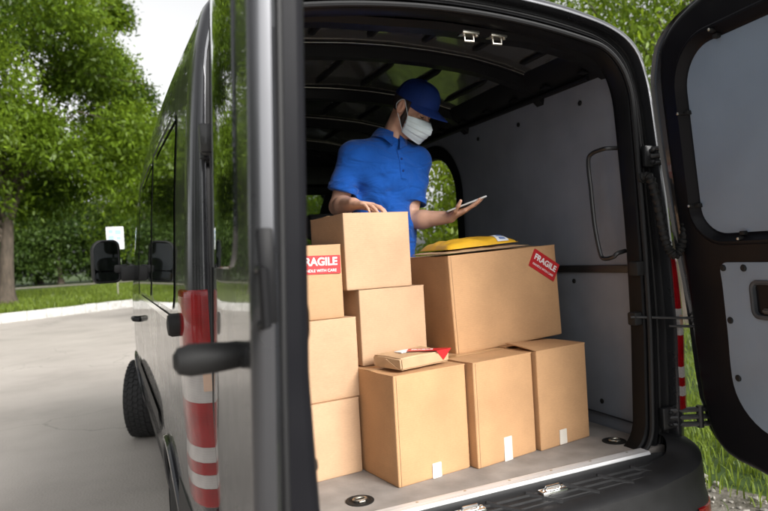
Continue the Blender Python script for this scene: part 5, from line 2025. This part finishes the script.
M['rubble'] = ground_mat('rubble_soil', [(0.3, (0.07, 0.06, 0.045)), (0.5, (0.16, 0.145, 0.12)), (0.7, (0.27, 0.25, 0.22))], 3.5, 0.8, 25)
M['stone'] = mat('pale_stone', (0.30, 0.28, 0.25), 0.85, noise=0.35, nscale=14, bump=0.5, bscale=60)

def cracks(m, scale, col, width):
    n = m.node_tree.nodes
    L = m.node_tree.links
    b = n['Principled BSDF']
    tc = n.new('ShaderNodeTexCoord')
    ds = n.new('ShaderNodeTexNoise')
    ds.inputs['Scale'].default_value = 1.6
    ds.inputs['Detail'].default_value = 5
    ad = n.new('ShaderNodeVectorMath')
    ad.operation = 'MULTIPLY_ADD'
    ad.inputs[1].default_value = (0.5, 0.5, 0.5)
    L.new(tc.outputs['Object'], ds.inputs['Vector'])
    L.new(ds.outputs['Color'], ad.inputs[0])
    L.new(tc.outputs['Object'], ad.inputs[2])
    v = n.new('ShaderNodeTexVoronoi')
    v.feature = 'DISTANCE_TO_EDGE'
    v.inputs['Scale'].default_value = scale
    L.new(ad.outputs[0], v.inputs['Vector'])
    lt = n.new('ShaderNodeMapRange')
    lt.inputs['From Min'].default_value = width * 0.4
    lt.inputs['From Max'].default_value = width
    lt.inputs['To Min'].default_value = 0.4
    lt.inputs['To Max'].default_value = 0.0
    L.new(v.outputs['Distance'], lt.inputs[0])
    mx = n.new('ShaderNodeMix')
    mx.data_type = 'RGBA'
    L.new(lt.outputs[0], mx.inputs[0])
    L.new(b.inputs['Base Color'].links[0].from_socket, mx.inputs[6])
    mx.inputs[7].default_value = (*col, 1)
    L.new(mx.outputs[2], b.inputs['Base Color'])
cracks(M['asphalt'], 0.30, (0.2, 0.18, 0.16), 0.003)

def sheet(name, poly, z, m, kind='structure', thick=0.0):
    V, F = fill2d(poly)
    mb = MB().add([(x, y, z) for x, y in V], F.tolist())
    if thick:
        mb.rows([[(x, y, z - thick) for x, y in poly], [(x, y, z) for x, y in poly]])
    o = mb.build(name, m, None, smooth=False)
    tag(o, kind=kind)
    return o
sheet('ground', [(-400, -400), (400, -400), (400, 400), (-400, 400)], -0.012, M['soil'])
kerbline = catmull([(-46, -16), (-34, -2), (-22, 9.5), (-13, 16.2), (-4.45, 22.0), (-0.76, 25.1), (4, 29.4), (9, 33.5), (16, 37)], 8)
EDGE = [(1.28, 30.0), (1.32, 12.0), (1.30, 5.0), (1.34, 2.0), (1.27, 0.6), (1.36, -0.3), (1.5, -1.2), (1.75, -3), (2.6, -12), (3, -30)]
asph = [tuple(p) for p in kerbline if p[0] < 1.2] + [(1.28, 27.0)] + EDGE[1:] + [(-46, -30)]
sheet('asphalt', asph[::-1], -0.006, M['asphalt'])
# lawn island behind the kerb
lawn = [tuple(p) for p in kerbline] + [(60, 60), (60, 66), (-80, 66), (-80, -10)]
lw = sheet('lawn', lawn, 0.20, M['soil'], thick=0.2)
sheet('path', [(-90, 66.0), (60, 66.0), (60, 73.0), (-90, 73.0)], 0.21, M['path'])
sheet('wood_floor', [(-160, 73.2), (160, 73.2), (160, 150), (-160, 150)], 0.205, M['soil'])
# white painted kerb of separate stones, all one run
mb = MB()
kl = resample([tuple(p) for p in kerbline], 1.0, closed=False)
rj = random.Random(3)
for i in range(len(kl) - 1):
    a, b = Vector((*kl[i], 0)), Vector((*kl[i + 1], 0))
    t = (b - a)
    l = t.length
    if l < 0.2:
        continue
    mid = (a + b) / 2 + Vector((0, 0, 0.13 + rj.uniform(-0.012, 0.012)))
    R = Matrix.Rotation(math.atan2(t.y, t.x) + rj.uniform(-0.012, 0.012), 3, 'Z') @ Matrix.Rotation(rj.uniform(-0.01, 0.01), 3, 'X')
    mb.box(mid - Vector((l / 2 - 0.008, 0.10, 0.17)), mid + Vector((l / 2 - 0.008, 0.10, 0.17)), 0.025, 3, rot=R)
tag(mb.build('kerb', M['whitepaint'], None, sharp=50), kind='structure')

# ---------------------------------------------------------------- foliage
def leaf_mesh(name, centres, normals, sizes, tone, m, parent=None, droop=0.3, shape='leaf', sprig=6, spread=1.6, rng=RNG):
    """sprigs of folded leaf blades round every centre, one mesh"""
    n = len(centres)
    C_ = np.repeat(centres, sprig, 0)
    S_ = np.repeat(sizes, sprig) * rng.uniform(0.7, 1.25, n * sprig)
    T_ = np.clip(np.repeat(tone, sprig) + rng.normal(0, 0.10, n * sprig), 0, 1)
    N0 = np.repeat(normals, sprig, 0)
    k = n * sprig
    C_ = C_ + rng.normal(0, 1, (k, 3)) * (np.repeat(sizes, sprig) * spread * 0.75)[:, None]
    ax = rng.normal(0, 1, (k, 3)) + N0 * 0.8
    ax[:, 2] -= droop * 1.6
    ax /= np.linalg.norm(ax, axis=1, keepdims=True)
    up_ = rng.normal(0, 0.55, (k, 3)) + np.array((0, 0, 1.0)) + N0 * 0.5
    sd_ = np.cross(ax, up_)
    sd_ /= np.linalg.norm(sd_, axis=1, keepdims=True) + 1e-9
    nn = np.cross(sd_, ax)
    L_ = S_[:, None]
    w_ = 0.21
    P = np.stack([C_, C_ + ax * L_ * 0.30 + sd_ * L_ * w_ - nn * L_ * 0.06, C_ + ax * L_ * 0.62 + sd_ * L_ * w_ * 0.72 - nn * L_ * 0.10, C_ + ax * L_ - nn * L_ * 0.22,
                  C_ + ax * L_ * 0.62 - sd_ * L_ * w_ * 0.72 - nn * L_ * 0.10, C_ + ax * L_ * 0.30 - sd_ * L_ * w_ - nn * L_ * 0.06], 1)
    V = P.reshape(-1, 3)
    base = np.arange(k)[:, None] * 6
    F = np.concatenate([base + np.array([0, 1, 2, 3]), base + np.array([0, 3, 4, 5])], 1).reshape(-1, 4)
    me = bpy.data.meshes.new(name)
    c = (V.min(0) + V.max(0)) / 2
    me.vertices.add(len(V))
    me.vertices.foreach_set('co', (V - c).ravel())
    nf = len(F)
    me.loops.add(nf * 4)
    me.loops.foreach_set('vertex_index', F.ravel().astype(np.int32))
    me.polygons.add(nf)
    me.polygons.foreach_set('loop_start', np.arange(nf, dtype=np.int32) * 4)
    me.update(calc_edges=True)
    at = me.attributes.new('tone', 'FLOAT', 'POINT')
    at.data.foreach_set('value', np.repeat(T_, 6).astype(np.float32))
    me.materials.append(m)
    o = bpy.data.objects.new(name, me)
    COL.objects.link(o)
    o.location = c
    if parent is not None:
        set_parent(o, parent)
    return o

LEAF_DEEP = leafmat('deep_green_leaves', (0.014, 0.036, 0.008), (0.095, 0.165, 0.026), 0.42)
LEAF_MID = leafmat('mid_green_leaves', (0.028, 0.062, 0.008), (0.20, 0.30, 0.025), 0.5)
LEAF_BRIGHT = leafmat('bright_green_leaves', (0.06, 0.12, 0.012), (0.27, 0.36, 0.03), 0.5)
LEAF_DEEPMID = leafmat('rich_green_leaves', (0.016, 0.042, 0.006), (0.19, 0.29, 0.022), 0.48)
LEAF_DARK = leafmat('dark_wood_leaves', (0.012, 0.030, 0.008), (0.085, 0.14, 0.025), 0.4)

def tree(base, trunk_h, r0, lobes, n_cl, leaf, m, label, name='tree', sprig=6, seed=1, group=None, limbs=14, hang=0.3, tone_mid=0.5):
    """lobes: (centre, radii) ellipsoids that together make the crown"""
    rng = np.random.default_rng(seed)
    e = empty(name, base, label, 'tree', group)
    b = np.array(base, float)
    C0 = np.mean([l[0] for l in lobes], 0)
    # trunk with a bend and root flare
    mb = MB()
    top = np.array((b[0] + (C0[0] - b[0]) * 0.45, b[1] + (C0[1] - b[1]) * 0.45, b[2] + trunk_h))
    P = []
    rad = []
    for t in np.linspace(0, 1, 12):
        p = b + (top - b) * t + np.array((math.sin(3 * t + seed), math.cos(2.3 * t + seed), 0)) * 0.12 * r0 * 4 * t * (1 - t)
        P.append(p)
        rad.append(r0 * (1 - 0.5 * t) * (1 + 0.55 * math.exp(-t * 14)))
    mb.tube(P, rad, 12)
    vol = np.array([l[1][0] * l[1][1] * l[1][2] for l in lobes])
    pick = vol ** 0.8 / (vol ** 0.8).sum()
    for i in range(limbs):
        l = lobes[rng.choice(len(lobes), p=pick)]
        s0 = P[rng.integers(5, 12)]
        d = rng.normal(0, 1, 3)
        d /= np.linalg.norm(d)
        end = np.array(l[0]) + d * np.array(l[1]) * 0.6
        mid = s0 + (end - s0) * 0.5 + np.array((0, 0, 0.12 * np.linalg.norm(end - s0)))
        q = catmull([s0, mid, end], 5)
        mb.tube(q, list(np.linspace(r0 * 0.32, r0 * 0.05, len(q))), 6)
        for j in range(3):
            s1 = q[rng.integers(4, len(q))]
            e2 = s1 + rng.normal(0, 1, 3) * np.array(l[1]) * 0.35
            mb.tube([s1, (s1 + e2) / 2 + (0, 0, 0.1), e2], [r0 * 0.1, r0 * 0.06, r0 * 0.025], 5)
    mb.build('trunk', M['tree_bark'], e, sharp=60)
    # leaf clumps: second-level blobs on the lobes' shells, leaves round them
    cs, ns, tn = [], [], []
    blobs = []
    for l, f in zip(lobes, pick):
        nb_ = max(6, int(f * 90))
        for i in range(nb_):
            d = rng.normal(0, 1, 3)
            d /= np.linalg.norm(d)
            rr = rng.uniform(0.15, 1.0) ** 0.6
            blobs.append((np.array(l[0]) + d * np.array(l[1]) * rr, np.array(l[1]).min() * rng.uniform(0.18, 0.34), rng.uniform(-0.34, 0.30)))
    per = max(3, n_cl // len(blobs))
    for c, r, tv_ in blobs:
        d = rng.normal(0, 1, (per, 3))
        d /= np.linalg.norm(d, axis=1, keepdims=True)
        rr = rng.uniform(0.25, 1.0, (per, 1)) ** 0.5
        p = c + d * rr * r * np.array((1.25, 1.25, 0.8))
        p[:, 2] -= hang * r * (rr[:, 0] ** 2) * np.abs(d[:, 0])
        cs.append(p)
        ns.append(d)
        tn.append(np.full(per, tone_mid + tv_) + rng.normal(0, 0.08, per))
    cs, ns, tn = np.concatenate(cs), np.concatenate(ns), np.concatenate(tn)
    leaf_mesh('crown', cs, ns, np.full(len(cs), leaf), np.clip(tn, 0, 1), m, e, sprig=sprig, rng=rng)
    return e

# big tree on the lawn at the left edge: its trunk is seen at the left border
tree((-5.4, 31.0, 0.18), 5.5, 0.36, [((-6.3, 31, 9.5), (8.0, 7.0, 5.6)), ((-8, 30, 14.5), (7.5, 6, 5.5)), ((-2.2, 32, 7.2), (4.6, 4.5, 3.8)), ((-12, 29, 8), (6, 6, 5.2)), ((-1.6, 33, 11.0), (3.4, 4, 3.6)), ((-9, 28, 5.6), (5.5, 4, 2.8)), ((-0.9, 33, 13.2), (2.7, 3.0, 2.7)), ((-2.6, 32, 17.0), (3.2, 3.2, 3.0)), ((0.2, 34, 9.0), (2.2, 2.6, 2.6))],
     22000, 0.25, LEAF_DEEPMID, 'big leafy tree on the lawn, its trunk at the left edge behind the kerb', sprig=7, seed=11, limbs=26, hang=0.9)
tree((-10.2, 15.5, 0.0), 4.6, 0.30, [((-8.2, 16, 7.2), (4.6, 4.6, 3.4)), ((-6.0, 16.5, 6.0), (3.3, 3.4, 2.2)), ((-5.2, 17.5, 8.6), (3.2, 3.4, 2.4)), ((-11.5, 14, 8), (4, 4, 3.5))],
     12000, 0.14, LEAF_DEEPMID, 'nearer tree whose branches hang into the upper left corner above the road', sprig=8, seed=5, limbs=30, hang=0.6, tone_mid=0.55)
# mid distance trees beyond the lawn
tree((3.0, 50, 0.2), 5, 0.3, [((2.5, 50, 8.5), (4.6, 4, 4.6)), ((0.5, 51, 6), (3.6, 3.5, 3.2)), ((5, 52, 7), (4, 4, 4.5))], 2600, 0.32, LEAF_MID, 'round pale tree on the far side of the lawn, just left of the van', sprig=6, seed=21, limbs=10)
# the dark row at the far side of the path
def far_tree(x, y, s, seed, first=[None]):
    if first[0] is None:
        e = tree((x, y, 0.2), 4.5, 0.3, [((x, y, 7.5), (5.2, 4.5, 5.8)), ((x - 3, y - 1, 5.0), (4, 3.5, 4.2)), ((x + 3.4, y - 1, 4.6), (4, 3.5, 4.0)), ((x, y - 1.5, 3.4), (5, 2.5, 2.6))], 2600, 0.42, LEAF_DARK,
                 'dark tree in the dense row beyond the lawn and path', sprig=6, seed=seed, group='dark trees beyond the path', limbs=8)
        first[0] = e
        return e
    e = first[0].copy()
    COL.objects.link(e)
    e.location = (x, y, 0.2)
    e.rotation_euler = (0, 0, seed * 1.3)
    e.scale = (s, s, s)
    for ch in first[0].children:
        c = ch.copy()
        COL.objects.link(c)
        c.parent = e
    return e
for i, (x, y, s) in enumerate(((-14, 78, 1.0), (-22, 80, 1.15), (-6, 79, 1.05), (1, 81, 1.2), (8, 78, 1.0), (-30, 79, 1.1), (-38, 82, 1.2), (-18, 87, 1.4), (-9, 88, 1.45), (15, 80, 1.2), (23, 78, 1.1), (-46, 80, 1.2))):
    far_tree(x, y, s, i + 1)

# trees on the right of the van
tree((7.6, 5.8, 0.0), 2.6, 0.16, [((7.4, 5.6, 4.6), (2.4, 2.6, 2.5)), ((8.6, 6.8, 6.6), (2.6, 2.6, 2.2)), ((6.6, 4.4, 2.9), (1.7, 1.8, 1.5))], 3000, 0.115, LEAF_MID, 'light green tree beside the van, seen in the gap left of the right door', sprig=7, seed=31, limbs=16)
tree((9.0, 12.5, 0.0), 3.2, 0.2, [((8.4, 12, 6.2), (3.4, 3.4, 3.0)), ((10.5, 13, 8.6), (3.2, 3.2, 2.6)), ((6.4, 12.5, 5.0), (2.3, 2.5, 2.2))], 3200, 0.135, LEAF_MID, 'leafy tree showing above the van roof at the upper right', sprig=7, seed=32, limbs=16)
tree((14.5, 6.5, 0.0), 3.6, 0.22, [((14, 6.5, 6.4), (3.6, 4, 3.4)), ((13, 4, 8.8), (3, 3, 2.6)), ((15, 9, 4.6), (3.4, 3.4, 3.0)), ((12.8, 5.5, 3.0), (2.2, 2.6, 2.0))], 3400, 0.145, LEAF_MID, 'taller tree behind the open right door, farther from the van', sprig=7, seed=33, limbs=18)
tree((5.4, 7.6, 0.0), 1.1, 0.07, [((5.2, 7.4, 2.2), (1.5, 1.4, 1.2)), ((5.9, 8.2, 1.3), (1.6, 1.5, 1.0)), ((4.6, 6.6, 1.2), (0.9, 0.9, 0.7)), ((5.6, 7.6, 3.2), (1.3, 1.2, 0.8))], 1500, 0.15, LEAF_BRIGHT, 'yellow green shrub seen through the side door behind the man', name='shrub', sprig=6, seed=34, limbs=10, tone_mid=0.75)['category'] = 'shrub'
tree((7.6, 10.4, 0.0), 1.3, 0.09, [((7.0, 10.2, 2.6), (2.0, 1.8, 1.5)), ((8.2, 11.2, 1.6), (2.0, 1.8, 1.3)), ((6.2, 9.6, 1.2), (1.3, 1.2, 1.0)), ((7.4, 10.6, 4.0), (1.7, 1.6, 1.2))], 2200, 0.16, LEAF_BRIGHT, 'taller shrub farther off behind the yellow green one, seen through the side door', name='shrub', sprig=6, seed=38, limbs=10, tone_mid=0.55)['category'] = 'shrub'
tree((3.6, 15.0, 0.0), 2.0, 0.12, [((3.2, 15, 3.4), (2.2, 2.2, 2.2)), ((4.6, 16, 2.2), (2.2, 2, 1.6)), ((2.4, 14.5, 1.6), (1.4, 1.4, 1.1))], 1500, 0.16, LEAF_MID, 'bushy tree beyond the van\'s front, seen past the seats', sprig=6, seed=35, limbs=8)
tree((22, 14, 0.0), 4.0, 0.25, [((21, 14, 7), (5, 5, 4.5)), ((23, 18, 10), (5, 5, 4)), ((20, 9, 5), (4, 4, 3.5)), ((25, 10, 9.5), (4, 5, 4))], 2600, 0.26, LEAF_MID, 'broad tree far behind the open right door', sprig=6, seed=36, limbs=14)

# trees round the parking place behind the photographer; they show only as reflections in the paint
src = None
for i, (x, y, s) in enumerate(((-17, -6, 1.0), (-15, -15, 1.1), (-9, -22, 1.05), (11, -21, 1.1), (16, -12, 1.0), (-22, 4, 1.05))):
    if src is None:
        src = tree((x, y, 0), 3.5, 0.25, [((x, y, 6.0), (4.2, 4.2, 3.8)), ((x - 2, y + 1, 4.2), (3, 3, 2.4)), ((x + 2, y - 1, 4.4), (3, 3, 2.5)), ((x, y, 2.4), (3.4, 3.0, 1.6))], 2600, 0.26, LEAF_DEEP, 'tree behind the photographer, mirrored in the van paint', sprig=6, seed=41, limbs=10, group='trees round the parking place')
        continue
    e = src.copy()
    COL.objects.link(e)
    e.location = (x, y, 0)
    e.rotation_euler = (0, 0, 1.1 * i)
    e.scale = (s, s, s)
    for ch in src.children:
        c = ch.copy()
        COL.objects.link(c)
        c.parent = e

# ---------------------------------------------------------------- grass and rubble
def grass(name, pts, hmin, hmax, wd, m, seed=1):
    rng = np.random.default_rng(seed)
    n = len(pts)
    h_ = rng.uniform(hmin, hmax, n)
    a = rng.uniform(0, 2 * math.pi, n)
    ln_ = rng.uniform(0.15, 0.75, n)
    d = np.stack([np.cos(a), np.sin(a), np.zeros(n)], 1)
    s = np.stack([-np.sin(a), np.cos(a), np.zeros(n)], 1) * (wd * rng.uniform(0.6, 1.3, n))[:, None]
    p0 = pts
    p1 = pts + d * (h_ * ln_ * 0.35)[:, None] + np.array((0, 0, 1.0)) * (h_ * 0.6)[:, None]
    p2 = pts + d * (h_ * ln_)[:, None] + np.array((0, 0, 1.0)) * (h_ * (1 - 0.25 * ln_))[:, None]
    V = np.stack([p0 - s, p0 + s, p1 - s * 0.8, p1 + s * 0.8, p2], 1).reshape(-1, 3)
    me = bpy.data.meshes.new(name)
    c = (V.min(0) + V.max(0)) / 2
    me.vertices.add(len(V))
    me.vertices.foreach_set('co', (V - c).ravel())
    b = np.arange(n)[:, None] * 5
    lv = np.concatenate([b + np.array([0, 1, 3, 2]), b + np.array([2, 3, 4])], 1)
    me.loops.add(n * 7)
    me.loops.foreach_set('vertex_index', lv.ravel().astype(np.int32))
    me.polygons.add(n * 2)
    me.polygons.foreach_set('loop_start', (np.arange(n)[:, None] * 7 + np.array([0, 4])).ravel().astype(np.int32))
    me.update(calc_edges=True)
    at = me.attributes.new('tone', 'FLOAT', 'POINT')
    at.data.foreach_set('value', np.repeat(np.clip(rng.normal(0.55, 0.22, n), 0, 1), 5).astype(np.float32))
    me.materials.append(m)
    o = bpy.data.objects.new(name, me)
    COL.objects.link(o)
    o.location = c
    tag(o, kind='stuff')
    return o
GRASS = leafmat('grass_blades', (0.05, 0.085, 0.016), (0.26, 0.35, 0.05), 0.45)
def edge_x(y):
    E = np.array(EDGE)[::-1]
    return np.interp(y, E[:, 1], E[:, 0])
g = np.random.default_rng(4)
n = 16000
py = g.uniform(-1.2, 4.0, n)
px = edge_x(py) + 0.02 + g.uniform(0, 1, n) ** 1.3 * 2.6
clump = np.sin(px * 5 + 1.3 * np.sin(py * 4)) + np.sin(py * 4.4 + 2 * np.sin(px * 3)) + g.normal(0, 0.5, n)
rub = (py < 0.9) & (px < 2.35 + 0.3 * np.sin(py * 5))
keep = (clump > np.where(rub, 1.15, -0.9))
grass('grass', np.stack([px, py, np.full(n, -0.01)], 1)[keep], 0.05, 0.14, 0.0045, GRASS, 1)
n = 26000
py = g.uniform(4.0, 22, n)
px = edge_x(py) + 0.05 + g.uniform(0, 1, n) ** 1.2 * 14
grass('grass', np.stack([px, py, np.full(n, -0.01)], 1), 0.10, 0.30, 0.010, GRASS, 2)
n = 11000
py = g.uniform(-0.6, 7.0, n)
px = np.maximum(edge_x(py) + 0.03, np.where(py < 0.9, 2.1, 0)) + g.uniform(0, 1, n) ** 1.2 * 4.5
grass('grass', np.stack([px, py, np.full(n, -0.01)], 1), 0.05, 0.15, 0.005, GRASS, 7)
# lawn grass behind the kerb
n = 60000
K = np.array(kerbline)
px = g.uniform(-22, 14, n)
ky = np.interp(px, K[:, 0], K[:, 1])
py = ky + 0.35 + g.uniform(0, 1, n) ** 1.7 * 34
ok = py < 65.5
grass('grass', np.stack([px, py, np.full(n, 0.20)], 1)[ok], 0.10, 0.34, 0.016, GRASS, 3)

sheet('rubble_patch', [tuple(p) for p in resample([(edge_x(-1.6) - 0.1, -1.6), (3.0, -1.6), (2.7, -0.4), (2.35, 0.4), (2.2, 0.9), (1.6, 1.2), (edge_x(1.2) - 0.06, 1.2), (edge_x(0.6) - 0.04, 0.6), (edge_x(-0.3) - 0.1, -0.3)], 0.3)], -0.002, M['rubble'])
mb = MB()
rs = np.random.default_rng(9)
for i in range(420):
    y = rs.uniform(-1.4, 1.1)
    x = edge_x(y) + 0.0 + rs.uniform(0, 1) ** 1.4 * 1.0
    r = 0.008 + 0.032 * rs.uniform(0, 1) ** 3
    bm = bmesh.new()
    bmesh.ops.create_icosphere(bm, subdivisions=1, radius=r)
    sc = rs.uniform(0.6, 1.3, 3)
    for v in bm.verts:
        v.co = Vector((v.co.x * sc[0], v.co.y * sc[1], v.co.z * sc[2] * 0.7)) * rs.uniform(0.8, 1.2) + Vector((x, y, r * 0.25))
    bm.verts.index_update()
    mb.add([v.co[:] for v in bm.verts], [[q.index for q in f.verts] for f in bm.faces])
    bm.free()
tag(mb.build('rubble', M['stone'], None, smooth=False), kind='stuff')

# white and blue notice board on a post beyond the lawn
sg = empty('notice_board', (-0.72, 30.5, 0.2), 'small white notice board with pale blue print on a post, beyond the wing mirror', 'sign')
MB().tube([(-0.72, 30.5, 0.2), (-0.72, 30.5, 2.6)], 0.035, 10).build('post', M['steel'], sg)
bd = MB().box((-1.10, 30.43, 2.50), (-0.34, 30.47, 3.56), 0.01).build('board', M['paper'], sg)
mb = MB()
M['skyblue'] = mat('pale_blue_print', (0.30, 0.47, 0.62), 0.6)
for (x0, x1, z0, z1) in ((-1.24, -1.02, 2.98, 3.18), (-0.96, -0.66, 2.92, 3.16), (-1.24, -0.98, 2.70, 2.90), (-0.90, -0.68, 2.66, 2.84), (-1.2, -0.72, 2.52, 2.58)):
    mb.box((x0 + 0.23, 30.424, z0 + 0.27), (x1 + 0.23, 30.4285, z1 + 0.27), 0.001, 1)
mb.build('print', M['skyblue'], bd)
